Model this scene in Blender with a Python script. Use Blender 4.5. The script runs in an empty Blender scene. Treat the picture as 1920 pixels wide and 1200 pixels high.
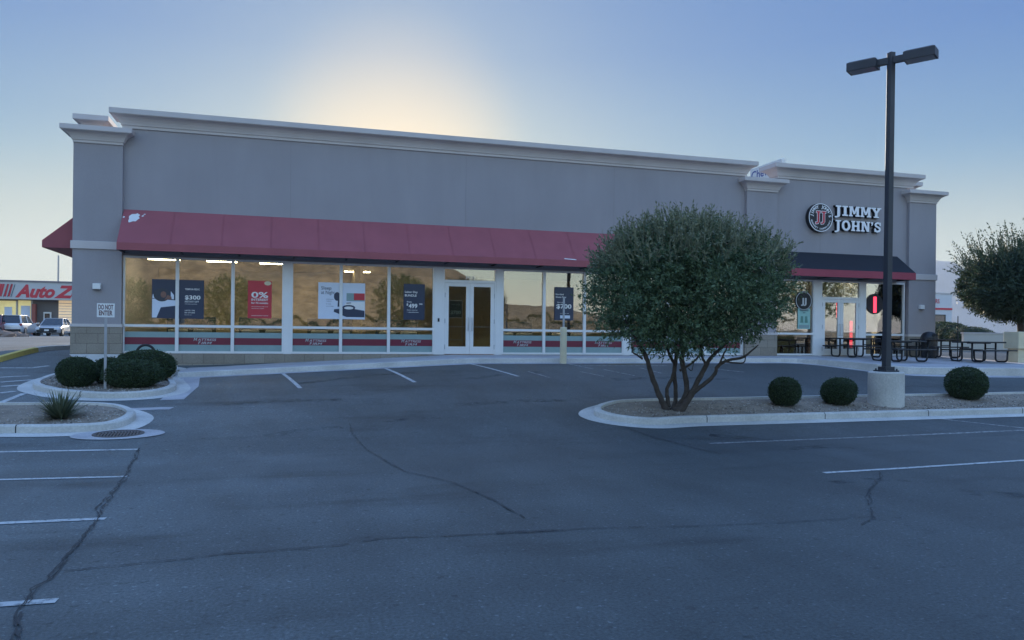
import bpy, math, random
import numpy as np
from mathutils import Vector, Matrix
from mathutils.geometry import tessellate_polygon
R = math.radians
random.seed(7); rng = np.random.default_rng(7)
scene = bpy.context.scene
col = scene.collection

# ------------------------------------------------------------------ camera
FPX, PX, PY, ROLL, PSI, EYE = 1440., 960., 629., R(.6), R(16.25), 1.9
cd = bpy.data.cameras.new('camera'); cam = bpy.data.objects.new('camera', cd); col.objects.link(cam)
cd.sensor_fit = 'HORIZONTAL'; cd.sensor_width = 36.; cd.lens = 36. * FPX / 1920.
cd.shift_y = 29. / 1920.; cd.clip_start = .1; cd.clip_end = 20000.
cam.location = (0, 0, EYE)
cam.rotation_euler = (Matrix.Rotation(-PSI, 3, 'Z') @ Matrix.Rotation(R(90), 3, 'X') @ Matrix.Rotation(ROLL, 3, 'Z')).to_euler()
scene.camera = cam

# ------------------------------------------------------------------ sky, sun, exposure
SUN_EL, SUN_AZ = R(14.2), R(7.4)            # azimuth measured from +Y towards +X
w = bpy.data.worlds.new('World'); scene.world = w; w.use_nodes = True
nt = w.node_tree; nt.nodes.clear()
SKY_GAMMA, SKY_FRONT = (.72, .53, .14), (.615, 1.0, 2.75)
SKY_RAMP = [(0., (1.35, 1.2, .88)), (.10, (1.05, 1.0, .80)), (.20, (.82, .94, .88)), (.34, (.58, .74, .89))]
SKY_BACK_BOOST = tuple(a * b for a, b in zip(SKY_FRONT, (4.55, 3.62, 2.5)))
sky = nt.nodes.new('ShaderNodeTexSky'); sky.sky_type = 'NISHITA'; sky.sun_disc = False
sky.sun_elevation = SUN_EL; sky.sun_rotation = SUN_AZ
sky.air_density = 1.0; sky.dust_density = 1.0; sky.ozone_density = 2.0; sky.altitude = 600
bg = nt.nodes.new('ShaderNodeBackground'); bg.inputs['Strength'].default_value = .12
wo = nt.nodes.new('ShaderNodeOutputWorld')
# the haze round the low sun is compressed as a camera's tone curve would; the sky overhead and behind the viewer is boosted to fill the shaded facade
def wn(kind, **kw):
    n = nt.nodes.new(kind)
    for k, v in kw.items(): setattr(n, k, v)
    return n
ws = wn('ShaderNodeSeparateColor'); wc = wn('ShaderNodeCombineColor'); nt.links.new(sky.outputs[0], ws.inputs[0])
for i in range(3):
    pw_ = wn('ShaderNodeMath', operation='POWER'); pw_.inputs[1].default_value = SKY_GAMMA[i]; nt.links.new(ws.outputs[i], pw_.inputs[0]); nt.links.new(pw_.outputs[0], wc.inputs[i])
wtc = wn('ShaderNodeTexCoord'); wsx = wn('ShaderNodeSeparateXYZ'); nt.links.new(wtc.outputs['Generated'], wsx.inputs[0])
def wmap(src, a, b, c, d):
    m = wn('ShaderNodeMapRange', interpolation_type='SMOOTHSTEP')
    for i, v in zip((1, 2, 3, 4), (a, b, c, d)): m.inputs[i].default_value = v
    nt.links.new(src, m.inputs[0]); return m.outputs[0]
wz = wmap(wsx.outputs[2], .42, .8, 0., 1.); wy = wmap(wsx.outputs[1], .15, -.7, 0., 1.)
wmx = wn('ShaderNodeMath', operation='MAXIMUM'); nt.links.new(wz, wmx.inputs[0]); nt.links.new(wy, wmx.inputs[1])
cr_ = wn('ShaderNodeValToRGB'); el_ = cr_.color_ramp.elements          # the clear sky: warm and pale low down, deeper blue higher up (values halved)
for i, (p_, c_) in enumerate(SKY_RAMP):
    e_ = el_[i] if i < 2 else el_.new(p_)
    e_.position = p_; e_.color = (*[a * b / 6 for a, b in zip(c_, SKY_FRONT)], 1)
nt.links.new(wsx.outputs[2], cr_.inputs[0])
vd = wn('ShaderNodeVectorMath', operation='DOT_PRODUCT'); nt.links.new(wtc.outputs['Generated'], vd.inputs[0])
vd.inputs[1].default_value = (math.sin(SUN_AZ) * math.cos(SUN_EL), math.cos(SUN_AZ) * math.cos(SUN_EL), math.sin(SUN_EL))
wg = wmap(vd.outputs['Value'], .984, 1.001, 0., 1.)
ga = wn('ShaderNodeMix', data_type='RGBA', blend_type='MULTIPLY'); ga.clamp_result = False; ga.inputs[7].default_value = (1.5, 1.22, 1.0, 1); nt.links.new(wg, ga.inputs[0]); nt.links.new(cr_.outputs[0], ga.inputs[6])
g6 = wn('ShaderNodeMix', data_type='RGBA', blend_type='MULTIPLY'); g6.clamp_result = False; g6.inputs[0].default_value = 1.; g6.inputs[7].default_value = (6, 6, 6, 1); nt.links.new(ga.outputs[2], g6.inputs[6])
wt = wn('ShaderNodeMix', data_type='RGBA'); nt.links.new(g6.outputs[2], wt.inputs[6]); wt.inputs[7].default_value = (*SKY_BACK_BOOST, 1); nt.links.new(wmx.outputs[0], wt.inputs[0])
wm = wn('ShaderNodeMix', data_type='RGBA', blend_type='MULTIPLY'); wm.inputs[0].default_value = 1.; wm.clamp_result = False
nt.links.new(wc.outputs[0], wm.inputs[6]); nt.links.new(wt.outputs[2], wm.inputs[7])
wh = wmap(wsx.outputs[2], .04, .235, .92, 0.); wi = wn('ShaderNodeMath', operation='SUBTRACT'); wi.inputs[0].default_value = 1.; nt.links.new(wmx.outputs[0], wi.inputs[1])
wk = wn('ShaderNodeMath', operation='MULTIPLY'); nt.links.new(wh, wk.inputs[0]); nt.links.new(wi.outputs[0], wk.inputs[1])
hzn = wn('ShaderNodeMix', data_type='RGBA'); hzn.clamp_result = False; hzn.inputs[7].default_value = (3.6, 3.85, 3.3, 1); nt.links.new(wk.outputs[0], hzn.inputs[0]); nt.links.new(wm.outputs[2], hzn.inputs[6])
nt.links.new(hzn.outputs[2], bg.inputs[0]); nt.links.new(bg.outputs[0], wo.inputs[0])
sl = bpy.data.lights.new('sun', 'SUN'); sl.energy = 4.2; sl.angle = R(.5); sl.color = (1, .86, .66)
so = bpy.data.objects.new('sun', sl); col.objects.link(so)
sd = Vector((math.sin(SUN_AZ) * math.cos(SUN_EL), math.cos(SUN_AZ) * math.cos(SUN_EL), math.sin(SUN_EL)))
so.rotation_euler = sd.to_track_quat('Z', 'Y').to_euler(); so.location = sd * 60
scene.view_settings.view_transform = 'Standard'; scene.view_settings.look = 'None'
HAZE = 2.5e-4
scene.view_settings.exposure = 0.6; scene.view_settings.gamma = 1.0

# ------------------------------------------------------------------ helpers
def sm(t):
    t = min(1., max(0., t)); return t * t * (3 - 2 * t)
HX = [-40, -9, -6, -2.8, -.2, 5.4, 12, 60]; HZ = [.85, .8, .62, .62, .75, 1.03, 1.05, 1.05]
def hx(X): return float(np.interp(X, HX, HZ))
def lot(X, Y):
    h = hx(X); t = min(1., max(0., (Y - 12.4) / 10.8))
    z = h * (.55 * t + .45 * sm(t))
    z += (1.22 - h) * sm((Y - 23.2) / 7.) + .25 * sm((Y - 30) / 30.)
    return z
def ray(x, y):
    u, v = x - PX, y - PY; c, s = math.cos(ROLL), math.sin(ROLL)
    r, d = (u * c + v * s) / FPX, -(-u * s + v * c) / FPX
    return Vector((r * math.cos(PSI) + math.sin(PSI), -r * math.sin(PSI) + math.cos(PSI), d))
def at(x, y, dz=0., f=lot):
    """a picture point on the ground (or dz above it)"""
    q = ray(x, y); k = 3.
    while k < 160:
        p = q * k
        if EYE + p.z <= f(p.x, p.y) + dz:
            a, b = k - .1, k
            for _ in range(20):
                m = (a + b) / 2; p = q * m
                if EYE + p.z <= f(p.x, p.y) + dz: b = m
                else: a = m
            p = q * b; return Vector((p.x, p.y, f(p.x, p.y)))
        k += .1
    p = q * 100; return Vector((p.x, p.y, f(p.x, p.y)))
def fac(x, y, Y0=26.2):
    q = ray(x, y); k = Y0 / q.y; return q.x * k, EYE + q.z * k

def tag(o, label=None, cat=None, group=None, kind=None):
    if label: o['label'] = label
    if cat: o['category'] = cat
    if group: o['group'] = group
    if kind: o['kind'] = kind
    return o
def thing(name, label, cat, loc=(0, 0, 0), rz=0, group=None):
    o = bpy.data.objects.new(name, None); o.empty_display_size = .2; col.objects.link(o)
    o.location = loc; o.rotation_euler = (0, 0, rz)
    return tag(o, label, cat, group)
def dup(root, loc, rz=0, label=None, group=None, scale=None):
    r = root.copy(); col.objects.link(r); r.location = loc; r.rotation_euler = (0, 0, rz)
    if scale: r.scale = scale
    if label: r['label'] = label
    if group: r['group'] = group
    for ch in list(root.children):
        c = ch.copy(); col.objects.link(c); c.parent = r
        for g in list(ch.children):
            d = g.copy(); col.objects.link(d); d.parent = c
    return r

class MB:
    def __init__(s): s.v = []; s.f = []; s.m = []
    def add(s, vs, fs, m=0):
        n = len(s.v); s.v += [tuple(v) for v in vs]
        s.f += [tuple(i + n for i in f) for f in fs]; s.m += [m] * len(fs); return s
    def box(s, x0, x1, y0, y1, z0, z1, m=0):
        return s.add([(x0,y0,z0),(x1,y0,z0),(x1,y1,z0),(x0,y1,z0),(x0,y0,z1),(x1,y0,z1),(x1,y1,z1),(x0,y1,z1)],
                     [(3,2,1,0),(4,5,6,7),(0,1,5,4),(1,2,6,5),(2,3,7,6),(3,0,4,7)], m)
    def quad(s, a, b, c, d, m=0): return s.add([a, b, c, d], [(0,1,2,3)], m)
    def prism_y(s, poly, y0, y1, m=0):
        """polygon of (x,z), counter-clockwise seen from -Y, extruded y0(front)->y1"""
        n = len(poly); vs = [(x, y0, z) for x, z in poly] + [(x, y1, z) for x, z in poly]
        tri = tessellate_polygon([[Vector((x, z, 0)) for x, z in poly]])
        fs = []
        for t in tri:
            a, b, c = [Vector(poly[i]) for i in t]
            t = tuple(t) if (b - a).cross(c - a) > 0 else (t[0], t[2], t[1])
            fs.append(t); fs.append(tuple(i + n for i in reversed(t)))
        ar = sum(poly[i][0]*poly[(i+1)%n][1]-poly[(i+1)%n][0]*poly[i][1] for i in range(n))
        for i in range(n):
            j = (i + 1) % n
            fs.append((i, n + i, n + j, j) if ar > 0 else (j, n + j, n + i, i))
        return s.add(vs, fs, m)
    def prism_x(s, poly, x0, x1, m=0):
        n = len(poly); vs = [(x0, y, z) for y, z in poly] + [(x1, y, z) for y, z in poly]
        fs = [tuple(range(n - 1, -1, -1)), tuple(range(n, 2 * n))] + [(i, (i+1)%n, n+(i+1)%n, n+i) for i in range(n)]
        return s.add(vs, fs, m)
    def tube(s, pts, rad, n=8, m=0, closed=False):
        pts = [Vector(p) for p in pts]; N = len(pts); rr = rad if isinstance(rad, (list, tuple)) else [rad] * N
        vs = []; fs = []; up = Vector((0, 0, 1))
        prev = None
        for i, p in enumerate(pts):
            d = (pts[(i+1) % N] - pts[i-1]) if closed else (pts[min(i+1, N-1)] - pts[max(i-1, 0)])
            d.normalize()
            if prev is None:
                a = d.orthogonal().normalized()
            else:
                a = prev - d * prev.dot(d)
                a = a.normalized() if a.length > 1e-6 else d.orthogonal().normalized()
            prev = a; b = d.cross(a)
            for k in range(n):
                t = 2 * math.pi * k / n
                vs.append(p + (a * math.cos(t) + b * math.sin(t)) * rr[i])
        for i in range(N if closed else N - 1):
            i2 = (i + 1) % N
            for k in range(n):
                k2 = (k + 1) % n; fs.append((i*n+k, i*n+k2, i2*n+k2, i2*n+k))
        if not closed:
            fs.append(tuple(range(n-1, -1, -1))); fs.append(tuple(range((N-1)*n, N*n)))
        return s.add(vs, fs, m)
    def lathe(s, prof, n=24, c=(0,0,0), m=0):
        vs = []; fs = []
        for r, z in prof:
            for k in range(n):
                t = 2*math.pi*k/n; vs.append((c[0]+r*math.cos(t), c[1]+r*math.sin(t), c[2]+z))
        P = len(prof)
        for i in range(P-1):
            for k in range(n): fs.append((i*n+k, i*n+(k+1)%n, (i+1)*n+(k+1)%n, (i+1)*n+k))
        fs.append(tuple(range(n-1,-1,-1))); fs.append(tuple(range((P-1)*n, P*n)))
        return s.add(vs, fs, m)
    def rings(s, rings, m=0, cap=True):
        n = len(rings[0]); vs = [v for r in rings for v in r]; fs = []
        for i in range(len(rings)-1):
            for k in range(n): fs.append((i*n+k, i*n+(k+1)%n, (i+1)*n+(k+1)%n, (i+1)*n+k))
        if cap: fs.append(tuple(range(n-1,-1,-1))); fs.append(tuple(range((len(rings)-1)*n, len(rings)*n)))
        return s.add(vs, fs, m)
    def build(s, name, mats, parent=None, smooth=False, bevel=0):
        me = bpy.data.meshes.new(name); me.from_pydata(s.v, [], s.f); me.update()
        if not isinstance(mats, (list, tuple)): mats = [mats]
        for mt in mats: me.materials.append(mt)
        me.polygons.foreach_set('material_index', s.m)
        if smooth: me.polygons.foreach_set('use_smooth', [True]*len(s.f))
        o = bpy.data.objects.new(name, me); col.objects.link(o)
        if parent: o.parent = parent
        if bevel:
            b = o.modifiers.new('bevel', 'BEVEL'); b.width = bevel; b.segments = 2; b.limit_method = 'ANGLE'; b.angle_limit = R(40)
        return o
def struct(name, mb, mats, smooth=False):
    return tag(mb.build(name, mats, None, smooth), kind='structure')
def big_mesh(name, V, Fq, mats, parent=None, smooth=False):
    me = bpy.data.meshes.new(name); V = np.asarray(V, np.float32); Fq = np.asarray(Fq, np.int32)
    me.vertices.add(len(V)); me.vertices.foreach_set('co', V.ravel())
    k = Fq.shape[1]; me.loops.add(Fq.size); me.loops.foreach_set('vertex_index', Fq.ravel())
    me.polygons.add(len(Fq)); me.polygons.foreach_set('loop_start', np.arange(0, Fq.size, k, dtype=np.int32))
    me.update(calc_edges=True)
    if not isinstance(mats, (list, tuple)): mats = [mats]
    for mt in mats: me.materials.append(mt)
    if smooth: me.polygons.foreach_set('use_smooth', [True]*len(Fq))
    o = bpy.data.objects.new(name, me); col.objects.link(o)
    if parent: o.parent = parent
    return o

def text_into(mb, s, x, y, z, h, m=0, align='CENTER', width=None, ext=0., shear=0., bold=0., ax=Vector((1,0,0)), up=Vector((0,0,1))):
    """lettering lying in the plane of ax/up; h is the cap height"""
    cu = bpy.data.curves.new('t', 'FONT'); cu.body = s; cu.size = 1.; cu.extrude = 0; cu.offset = bold; cu.shear = shear
    cu.resolution_u = 3; cu.align_x = 'LEFT'
    ob = bpy.data.objects.new('t', cu); col.objects.link(ob)
    dg = bpy.context.evaluated_depsgraph_get(); me = bpy.data.meshes.new_from_object(ob.evaluated_get(dg))
    col.objects.unlink(ob); bpy.data.objects.remove(ob)
    vs = [v.co.copy() for v in me.vertices]; fs = [tuple(p.vertices) for p in me.polygons]
    bpy.data.meshes.remove(me)
    if not vs: return
    x0 = min(v.x for v in vs); x1 = max(v.x for v in vs); k = h / .729
    W = (x1 - x0) * k; kx = k
    if width: kx = width / (x1 - x0); W = width
    off = {'CENTER': -W/2, 'LEFT': 0, 'RIGHT': -W}[align]
    nrm = ax.cross(up)
    o = Vector((x, y, z))
    out = [o + ax * ((v.x - x0) * kx + off) + up * (v.y * k) + nrm * ext for v in vs]
    mb.add(out, fs, m)

# ------------------------------------------------------------------ materials
def mat(name, color, rough=.7, var=.12, scale=3., detail=6, bump=0., bscale=60., metal=0., spec=.5, coord='Object', fine=0., fscale=200., emis=None, estr=0., wear=None, coat=0.):
    m = bpy.data.materials.new(name); m.use_nodes = True; t = m.node_tree; N = t.nodes; L = t.links
    p = N['Principled BSDF']; p.inputs['Roughness'].default_value = rough; p.inputs['Metallic'].default_value = metal
    p.inputs['Specular IOR Level'].default_value = spec; p.inputs['Coat Weight'].default_value = coat
    tc = N.new('ShaderNodeTexCoord'); c = color
    if var or fine or bump:
        n1 = N.new('ShaderNodeTexNoise'); n1.inputs['Scale'].default_value = scale; n1.inputs['Detail'].default_value = detail
        L.new(tc.outputs[coord], n1.inputs['Vector'])
        mr = N.new('ShaderNodeMapRange'); mr.inputs[1].default_value = .25; mr.inputs[2].default_value = .75
        mr.inputs[3].default_value = 1 - var; mr.inputs[4].default_value = 1 + var
        L.new(n1.outputs['Fac'], mr.inputs[0]); val = mr.outputs[0]
        if fine:
            n2 = N.new('ShaderNodeTexNoise'); n2.inputs['Scale'].default_value = fscale; n2.inputs['Detail'].default_value = 2
            L.new(tc.outputs[coord], n2.inputs['Vector'])
            m2 = N.new('ShaderNodeMapRange'); m2.inputs[1].default_value = .25; m2.inputs[2].default_value = .75
            m2.inputs[3].default_value = 1 - fine; m2.inputs[4].default_value = 1 + fine
            L.new(n2.outputs['Fac'], m2.inputs[0])
            mu = N.new('ShaderNodeMath'); mu.operation = 'MULTIPLY'; L.new(val, mu.inputs[0]); L.new(m2.outputs[0], mu.inputs[1]); val = mu.outputs[0]
        mx = N.new('ShaderNodeMix'); mx.data_type = 'RGBA'; mx.blend_type = 'MULTIPLY'; mx.inputs[0].default_value = 1
        mx.inputs[6].default_value = (*c, 1); L.new(val, mx.inputs[7]); L.new(mx.outputs[2], p.inputs['Base Color'])
        if bump:
            nb = N.new('ShaderNodeTexNoise'); nb.inputs['Scale'].default_value = bscale; nb.inputs['Detail'].default_value = 3
            L.new(tc.outputs[coord], nb.inputs['Vector'])
            b = N.new('ShaderNodeBump'); b.inputs['Strength'].default_value = bump; b.inputs['Distance'].default_value = .02
            L.new(nb.outputs['Fac'], b.inputs['Height']); L.new(b.outputs[0], p.inputs['Normal'])
    else: p.inputs['Base Color'].default_value = (*c, 1)
    if emis: p.inputs['Emission Color'].default_value = (*emis, 1); p.inputs['Emission Strength'].default_value = estr
    return m
M = {}
M['stucco'] = mat('stucco', (.325, .304, .318), .9, .05, .6, bump=.25, bscale=90, fine=.05, fscale=40, coord='Generated' if 0 else 'Object')
def streaks(m):
    t = m.node_tree; N = t.nodes; L = t.links; p = N['Principled BSDF']; src = p.inputs['Base Color'].links[0].from_socket
    tc = N.new('ShaderNodeTexCoord'); mp = N.new('ShaderNodeMapping'); mp.inputs['Scale'].default_value = (1.3, 1.3, .22); n = N.new('ShaderNodeTexNoise'); n.inputs['Scale'].default_value = 1.; n.inputs['Detail'].default_value = 8; n.inputs['Roughness'].default_value = .65; n.inputs['Distortion'].default_value = .8
    L.new(tc.outputs['Object'], mp.inputs[0]); L.new(mp.outputs[0], n.inputs['Vector'])
    r = N.new('ShaderNodeMapRange'); r.inputs[1].default_value = .35; r.inputs[2].default_value = .75; r.inputs[3].default_value = 1.03; r.inputs[4].default_value = .95; L.new(n.outputs['Fac'], r.inputs[0])
    mx = N.new('ShaderNodeMix'); mx.data_type = 'RGBA'; mx.blend_type = 'MULTIPLY'; mx.inputs[0].default_value = 1; L.new(src, mx.inputs[6]); L.new(r.outputs[0], mx.inputs[7]); L.new(mx.outputs[2], p.inputs['Base Color'])
streaks(M['stucco'])
M['trim'] = mat('trim', (.55, .505, .49), .85, .07, 1.2, bump=.1)
M['red_fabric'] = mat('red_fabric', (.325, .088, .102), .75, .07, 1.5, bump=.1, bscale=30)
streaks(M['red_fabric'])
M['black_fabric'] = mat('black_fabric', (.012, .013, .02), .8, .15, 1.5)
M['valance_red'] = mat('valance_red', (.31, .055, .08), .75, .08, 2)
M['white_frame'] = mat('white_frame', (.72, .72, .72), .45, .03, 3)
M['black_metal'] = mat('black_metal', (.012, .013, .016), .45, .2, 5)
M['pole_paint'] = mat('pole_paint', (.03, .035, .045), .5, .2, 2)
M['galv'] = mat('galvanised', (.36, .37, .4), .5, .12, 6, metal=.4)
M['white_paint'] = mat('white_paint', (.75, .75, .74), .6, .04, 4)
M['black_paint'] = mat('black_paint', (.015, .015, .018), .6, .1, 4)
M['red_paint'] = mat('red_paint', (.55, .03, .05), .55, .05, 4)
M['cream'] = mat('cream', (.66, .58, .4), .8, .08, 3, bump=.1)
M['navy'] = mat('navy_print', (.022, .035, .075), .4, .03, 3)
M['poster_red'] = mat('poster_red', (.5, .03, .05), .4, .03, 3)
M['poster_white'] = mat('poster_white', (.62, .68, .8), .4, .02, 3)
M['poster_dark'] = mat('poster_dark', (.03, .04, .06), .4, .05, 5)
M['skin_print'] = mat('skin_print', (.2, .1, .08), .5, .2, 12)
M['interior'] = mat('interior_wall', (.42, .34, .22), .9, .04, 1)
M['floor_in'] = mat('interior_floor', (.16, .13, .1), .6, .1, 2)
M['tile_in'] = mat('interior_ceiling', (.5, .45, .36), .9, .03, 2)
M['lamp_on'] = mat('lamp_on', (.9, .85, .7), .5, 0, emis=(1, .84, .5), estr=26.)
M['neon'] = mat('neon_red', (.8, .05, .08), .5, 0, emis=(1, .05, .1), estr=1.3)
M['sticker_pale'] = mat('decal_pale', (.23, .33, .335), .5, .06, 4)
M['sticker_red'] = mat('decal_red', (.16, .014, .035), .5, .08, 4)
M['sticker_grey'] = mat('decal_grey', (.48, .5, .52), .5, .05, 4)
M['rubber'] = mat('rubber', (.015, .015, .016), .8, .2, 10)
M['steel'] = mat('steel', (.5, .5, .52), .3, .05, 5, metal=.9)
M['dark_glass'] = mat('dark_glass', (.02, .025, .03), .08, 0, spec=.8)
M['rock'] = mat('rock', (.24, .17, .13), .95, .3, 2, bump=.6, bscale=8)
M['bark'] = mat('bark', (.075, .058, .048), .95, .35, 9, bump=.8, bscale=40)
M['white_wall'] = mat('white_wall', (.62, .62, .64), .85, .04, 1)
M['gravel'] = mat('gravel', (.26, .21, .16), .95, .25, 4, bump=.9, bscale=70, fine=.35, fscale=60)
M['stone'] = mat('stone', (.28, .235, .19), .95, .3, 6)
M['desert'] = mat('desert', (.36, .27, .165), .95, .35, .06, bump=.5, bscale=.3, fine=.45, fscale=.45)
M['mountain'] = mat('mountain_rock', (.17, .18, .20), .95, .3, .004, fine=.2, fscale=.03)

def concrete(name, c):
    m = mat(name, c, .9, .2, 1.3, bump=.2, bscale=60, fine=.12, fscale=25); return m
M['concrete'] = concrete('concrete', (.41, .395, .40))
M['kerb'] = concrete('kerb_concrete', (.53, .51, .47))

def m_asphalt():
    m = bpy.data.materials.new('asphalt'); m.use_nodes = True; t = m.node_tree; N = t.nodes; L = t.links
    p = N['Principled BSDF']; p.inputs['Roughness'].default_value = .62; p.inputs['Specular IOR Level'].default_value = .45
    tc = N.new('ShaderNodeTexCoord')
    def noise(s, d=4, rough=.5, stretch=None):
        n = N.new('ShaderNodeTexNoise'); n.inputs['Scale'].default_value = s; n.inputs['Detail'].default_value = d; n.inputs['Roughness'].default_value = rough
        if stretch:
            mp = N.new('ShaderNodeMapping'); mp.inputs['Scale'].default_value = stretch; L.new(tc.outputs['Object'], mp.inputs[0]); L.new(mp.outputs[0], n.inputs['Vector'])
        else: L.new(tc.outputs['Object'], n.inputs['Vector'])
        return n.outputs['Fac']
    def rng_(v, a, b, c, d):
        r = N.new('ShaderNodeMapRange'); r.inputs[1].default_value = a; r.inputs[2].default_value = b; r.inputs[3].default_value = c; r.inputs[4].default_value = d
        L.new(v, r.inputs[0]); return r.outputs[0]
    def mul(a, b):
        q = N.new('ShaderNodeMath'); q.operation = 'MULTIPLY'; L.new(a, q.inputs[0]); L.new(b, q.inputs[1]); return q.outputs[0]
    v = rng_(noise(.16, 6, .6), .3, .7, .70, 1.26)
    v = mul(v, rng_(noise(1.1, 6, .6, (1, .35, 1)), .3, .7, .80, 1.18))
    v = mul(v, rng_(noise(38, 3), .3, .7, .66, 1.34))
    v = mul(v, rng_(noise(160, 1), .3, .7, .75, 1.25))
    v = mul(v, rng_(noise(20, 2), .64, .70, 1., 1.9))        # pale aggregate specks
    v = mul(v, rng_(noise(.55, 4, .6, (.5, 1.6, 1)), .56, .70, 1., .58))
    v = mul(v, rng_(noise(9, 3), .62, .72, 1., .6)); v = mul(v, rng_(noise(.35, 2, .4, (.25, 2.2, 1)), .35, .65, .9, 1.1))   # oil stains
    # the stalls on the left are older, more faded paving than the drive lane
    so_ = N.new('ShaderNodeSeparateXYZ'); L.new(tc.outputs['Object'], so_.inputs[0])
    wob = N.new('ShaderNodeMath'); wob.operation = 'MULTIPLY_ADD'; L.new(noise(.5, 5), wob.inputs[0]); wob.inputs[1].default_value = 3.; L.new(so_.outputs[0], wob.inputs[2])
    v = mul(v, rng_(wob.outputs[0], -1.0, 3.4, 1.75, 1.))
    mx = N.new('ShaderNodeMix'); mx.data_type = 'RGBA'; mx.blend_type = 'MULTIPLY'; mx.inputs[0].default_value = 1
    mx.inputs[6].default_value = (.063, .074, .076, 1); L.new(v, mx.inputs[7])
    # beyond the lots: desert soil
    sx = N.new('ShaderNodeSeparateXYZ'); L.new(tc.outputs['Object'], sx.inputs[0])
    far = N.new('ShaderNodeVectorMath'); far.operation = 'LENGTH'; L.new(tc.outputs['Object'], far.inputs[0])
    fr = rng_(far.outputs['Value'], 170, 260, 0, 1)
    m2 = N.new('ShaderNodeMix'); m2.data_type = 'RGBA'; L.new(fr, m2.inputs[0]); L.new(mx.outputs[2], m2.inputs[6]); m2.inputs[7].default_value = (.3, .23, .15, 1)
    L.new(m2.outputs[2], p.inputs['Base Color'])
    b = N.new('ShaderNodeBump'); b.inputs['Strength'].default_value = .5; b.inputs['Distance'].default_value = .012
    L.new(noise(90, 3), b.inputs['Height']); L.new(b.outputs[0], p.inputs['Normal'])
    return m
M['asphalt'] = m_asphalt()

def m_worn_paint(name, c, lo=.35, hi=.6):
    m = mat(name, c, .8, .12, 4); t = m.node_tree; N = t.nodes; L = t.links; p = N['Principled BSDF']
    src = p.inputs['Base Color'].links[0].from_socket
    tc = N.new('ShaderNodeTexCoord'); n = N.new('ShaderNodeTexNoise'); n.inputs['Scale'].default_value = 14; n.inputs['Detail'].default_value = 8; n.inputs['Roughness'].default_value = .75
    L.new(tc.outputs['Object'], n.inputs['Vector'])
    r = N.new('ShaderNodeMapRange'); r.inputs[1].default_value = lo; r.inputs[2].default_value = hi; L.new(n.outputs['Fac'], r.inputs[0])
    mx = N.new('ShaderNodeMix'); mx.data_type = 'RGBA'; L.new(r.outputs[0], mx.inputs[0]); mx.inputs[6].default_value = (.07, .07, .075, 1); L.new(src, mx.inputs[7])
    L.new(mx.outputs[2], p.inputs['Base Color']); return m
M['line'] = m_worn_paint('line_paint', (.50, .51, .50), .34, .50)
M['line_worn'] = m_worn_paint('line_paint_worn', (.50, .50, .49), .40, .62)
M['line_yellow'] = m_worn_paint('line_paint_yellow', (.5, .38, .08), .38, .62)
M['crack'] = mat('crack_tar', (.030, .033, .037), .7, .4, 12)

def m_block(name):
    m = mat(name, (.30, .265, .22), .92, .1, 2, bump=.3, bscale=40, fine=.15, fscale=30); t = m.node_tree; N = t.nodes; L = t.links; p = N['Principled BSDF']
    src = p.inputs['Base Color'].links[0].from_socket
    tc = N.new('ShaderNodeTexCoord'); sx = N.new('ShaderNodeSeparateXYZ'); L.new(tc.outputs['Object'], sx.inputs[0])
    ad = N.new('ShaderNodeMath'); L.new(sx.outputs[0], ad.inputs[0]); L.new(sx.outputs[1], ad.inputs[1])
    cb = N.new('ShaderNodeCombineXYZ'); L.new(ad.outputs[0], cb.inputs[0]); L.new(sx.outputs[2], cb.inputs[1])
    br = N.new('ShaderNodeTexBrick'); br.inputs['Scale'].default_value = 1.; br.inputs['Brick Width'].default_value = .62; br.inputs['Row Height'].default_value = .305
    br.inputs['Mortar Size'].default_value = .009; br.inputs['Mortar Smooth'].default_value = .3
    br.inputs['Color1'].default_value = (1, 1, 1, 1); br.inputs['Color2'].default_value = (.82, .8, .78, 1); br.inputs['Mortar'].default_value = (.55, .52, .5, 1)
    L.new(cb.outputs[0], br.inputs['Vector'])
    mx = N.new('ShaderNodeMix'); mx.data_type = 'RGBA'; mx.blend_type = 'MULTIPLY'; mx.inputs[0].default_value = 1
    L.new(src, mx.inputs[6]); L.new(br.outputs['Color'], mx.inputs[7]); L.new(mx.outputs[2], p.inputs['Base Color']); return m
M['block'] = m_block('split_block')

def m_glass(name, refl, tint, wavy=.0):
    m = bpy.data.materials.new(name); m.use_nodes = True; t = m.node_tree; N = t.nodes; L = t.links; N.remove(N['Principled BSDF'])
    g = N.new('ShaderNodeBsdfGlossy'); g.inputs['Roughness'].default_value = .0; g.inputs['Color'].default_value = (1, .98, .93, 1)
    tr = N.new('ShaderNodeBsdfTransparent'); tr.inputs['Color'].default_value = (*tint, 1)
    lw = N.new('ShaderNodeFresnel'); lw.inputs['IOR'].default_value = 1.5
    a = N.new('ShaderNodeMath'); a.operation = 'ADD'; a.inputs[1].default_value = refl; a.use_clamp = True; L.new(lw.outputs[0], a.inputs[0])
    mx = N.new('ShaderNodeMixShader'); L.new(a.outputs[0], mx.inputs[0]); L.new(tr.outputs[0], mx.inputs[1]); L.new(g.outputs[0], mx.inputs[2])
    if wavy:
        tc = N.new('ShaderNodeTexCoord'); n = N.new('ShaderNodeTexNoise'); n.inputs['Scale'].default_value = 1.3; n.inputs['Detail'].default_value = 1
        L.new(tc.outputs['Object'], n.inputs['Vector']); b = N.new('ShaderNodeBump'); b.inputs['Strength'].default_value = wavy; b.inputs['Distance'].default_value = .004
        L.new(n.outputs['Fac'], b.inputs['Height']); L.new(b.outputs[0], g.inputs['Normal'])
    L.new(mx.outputs[0], N['Material Output'].inputs[0]); return m
M['glass'] = m_glass('window_glass', .125, (.80, .82, .80), .35)

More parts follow.
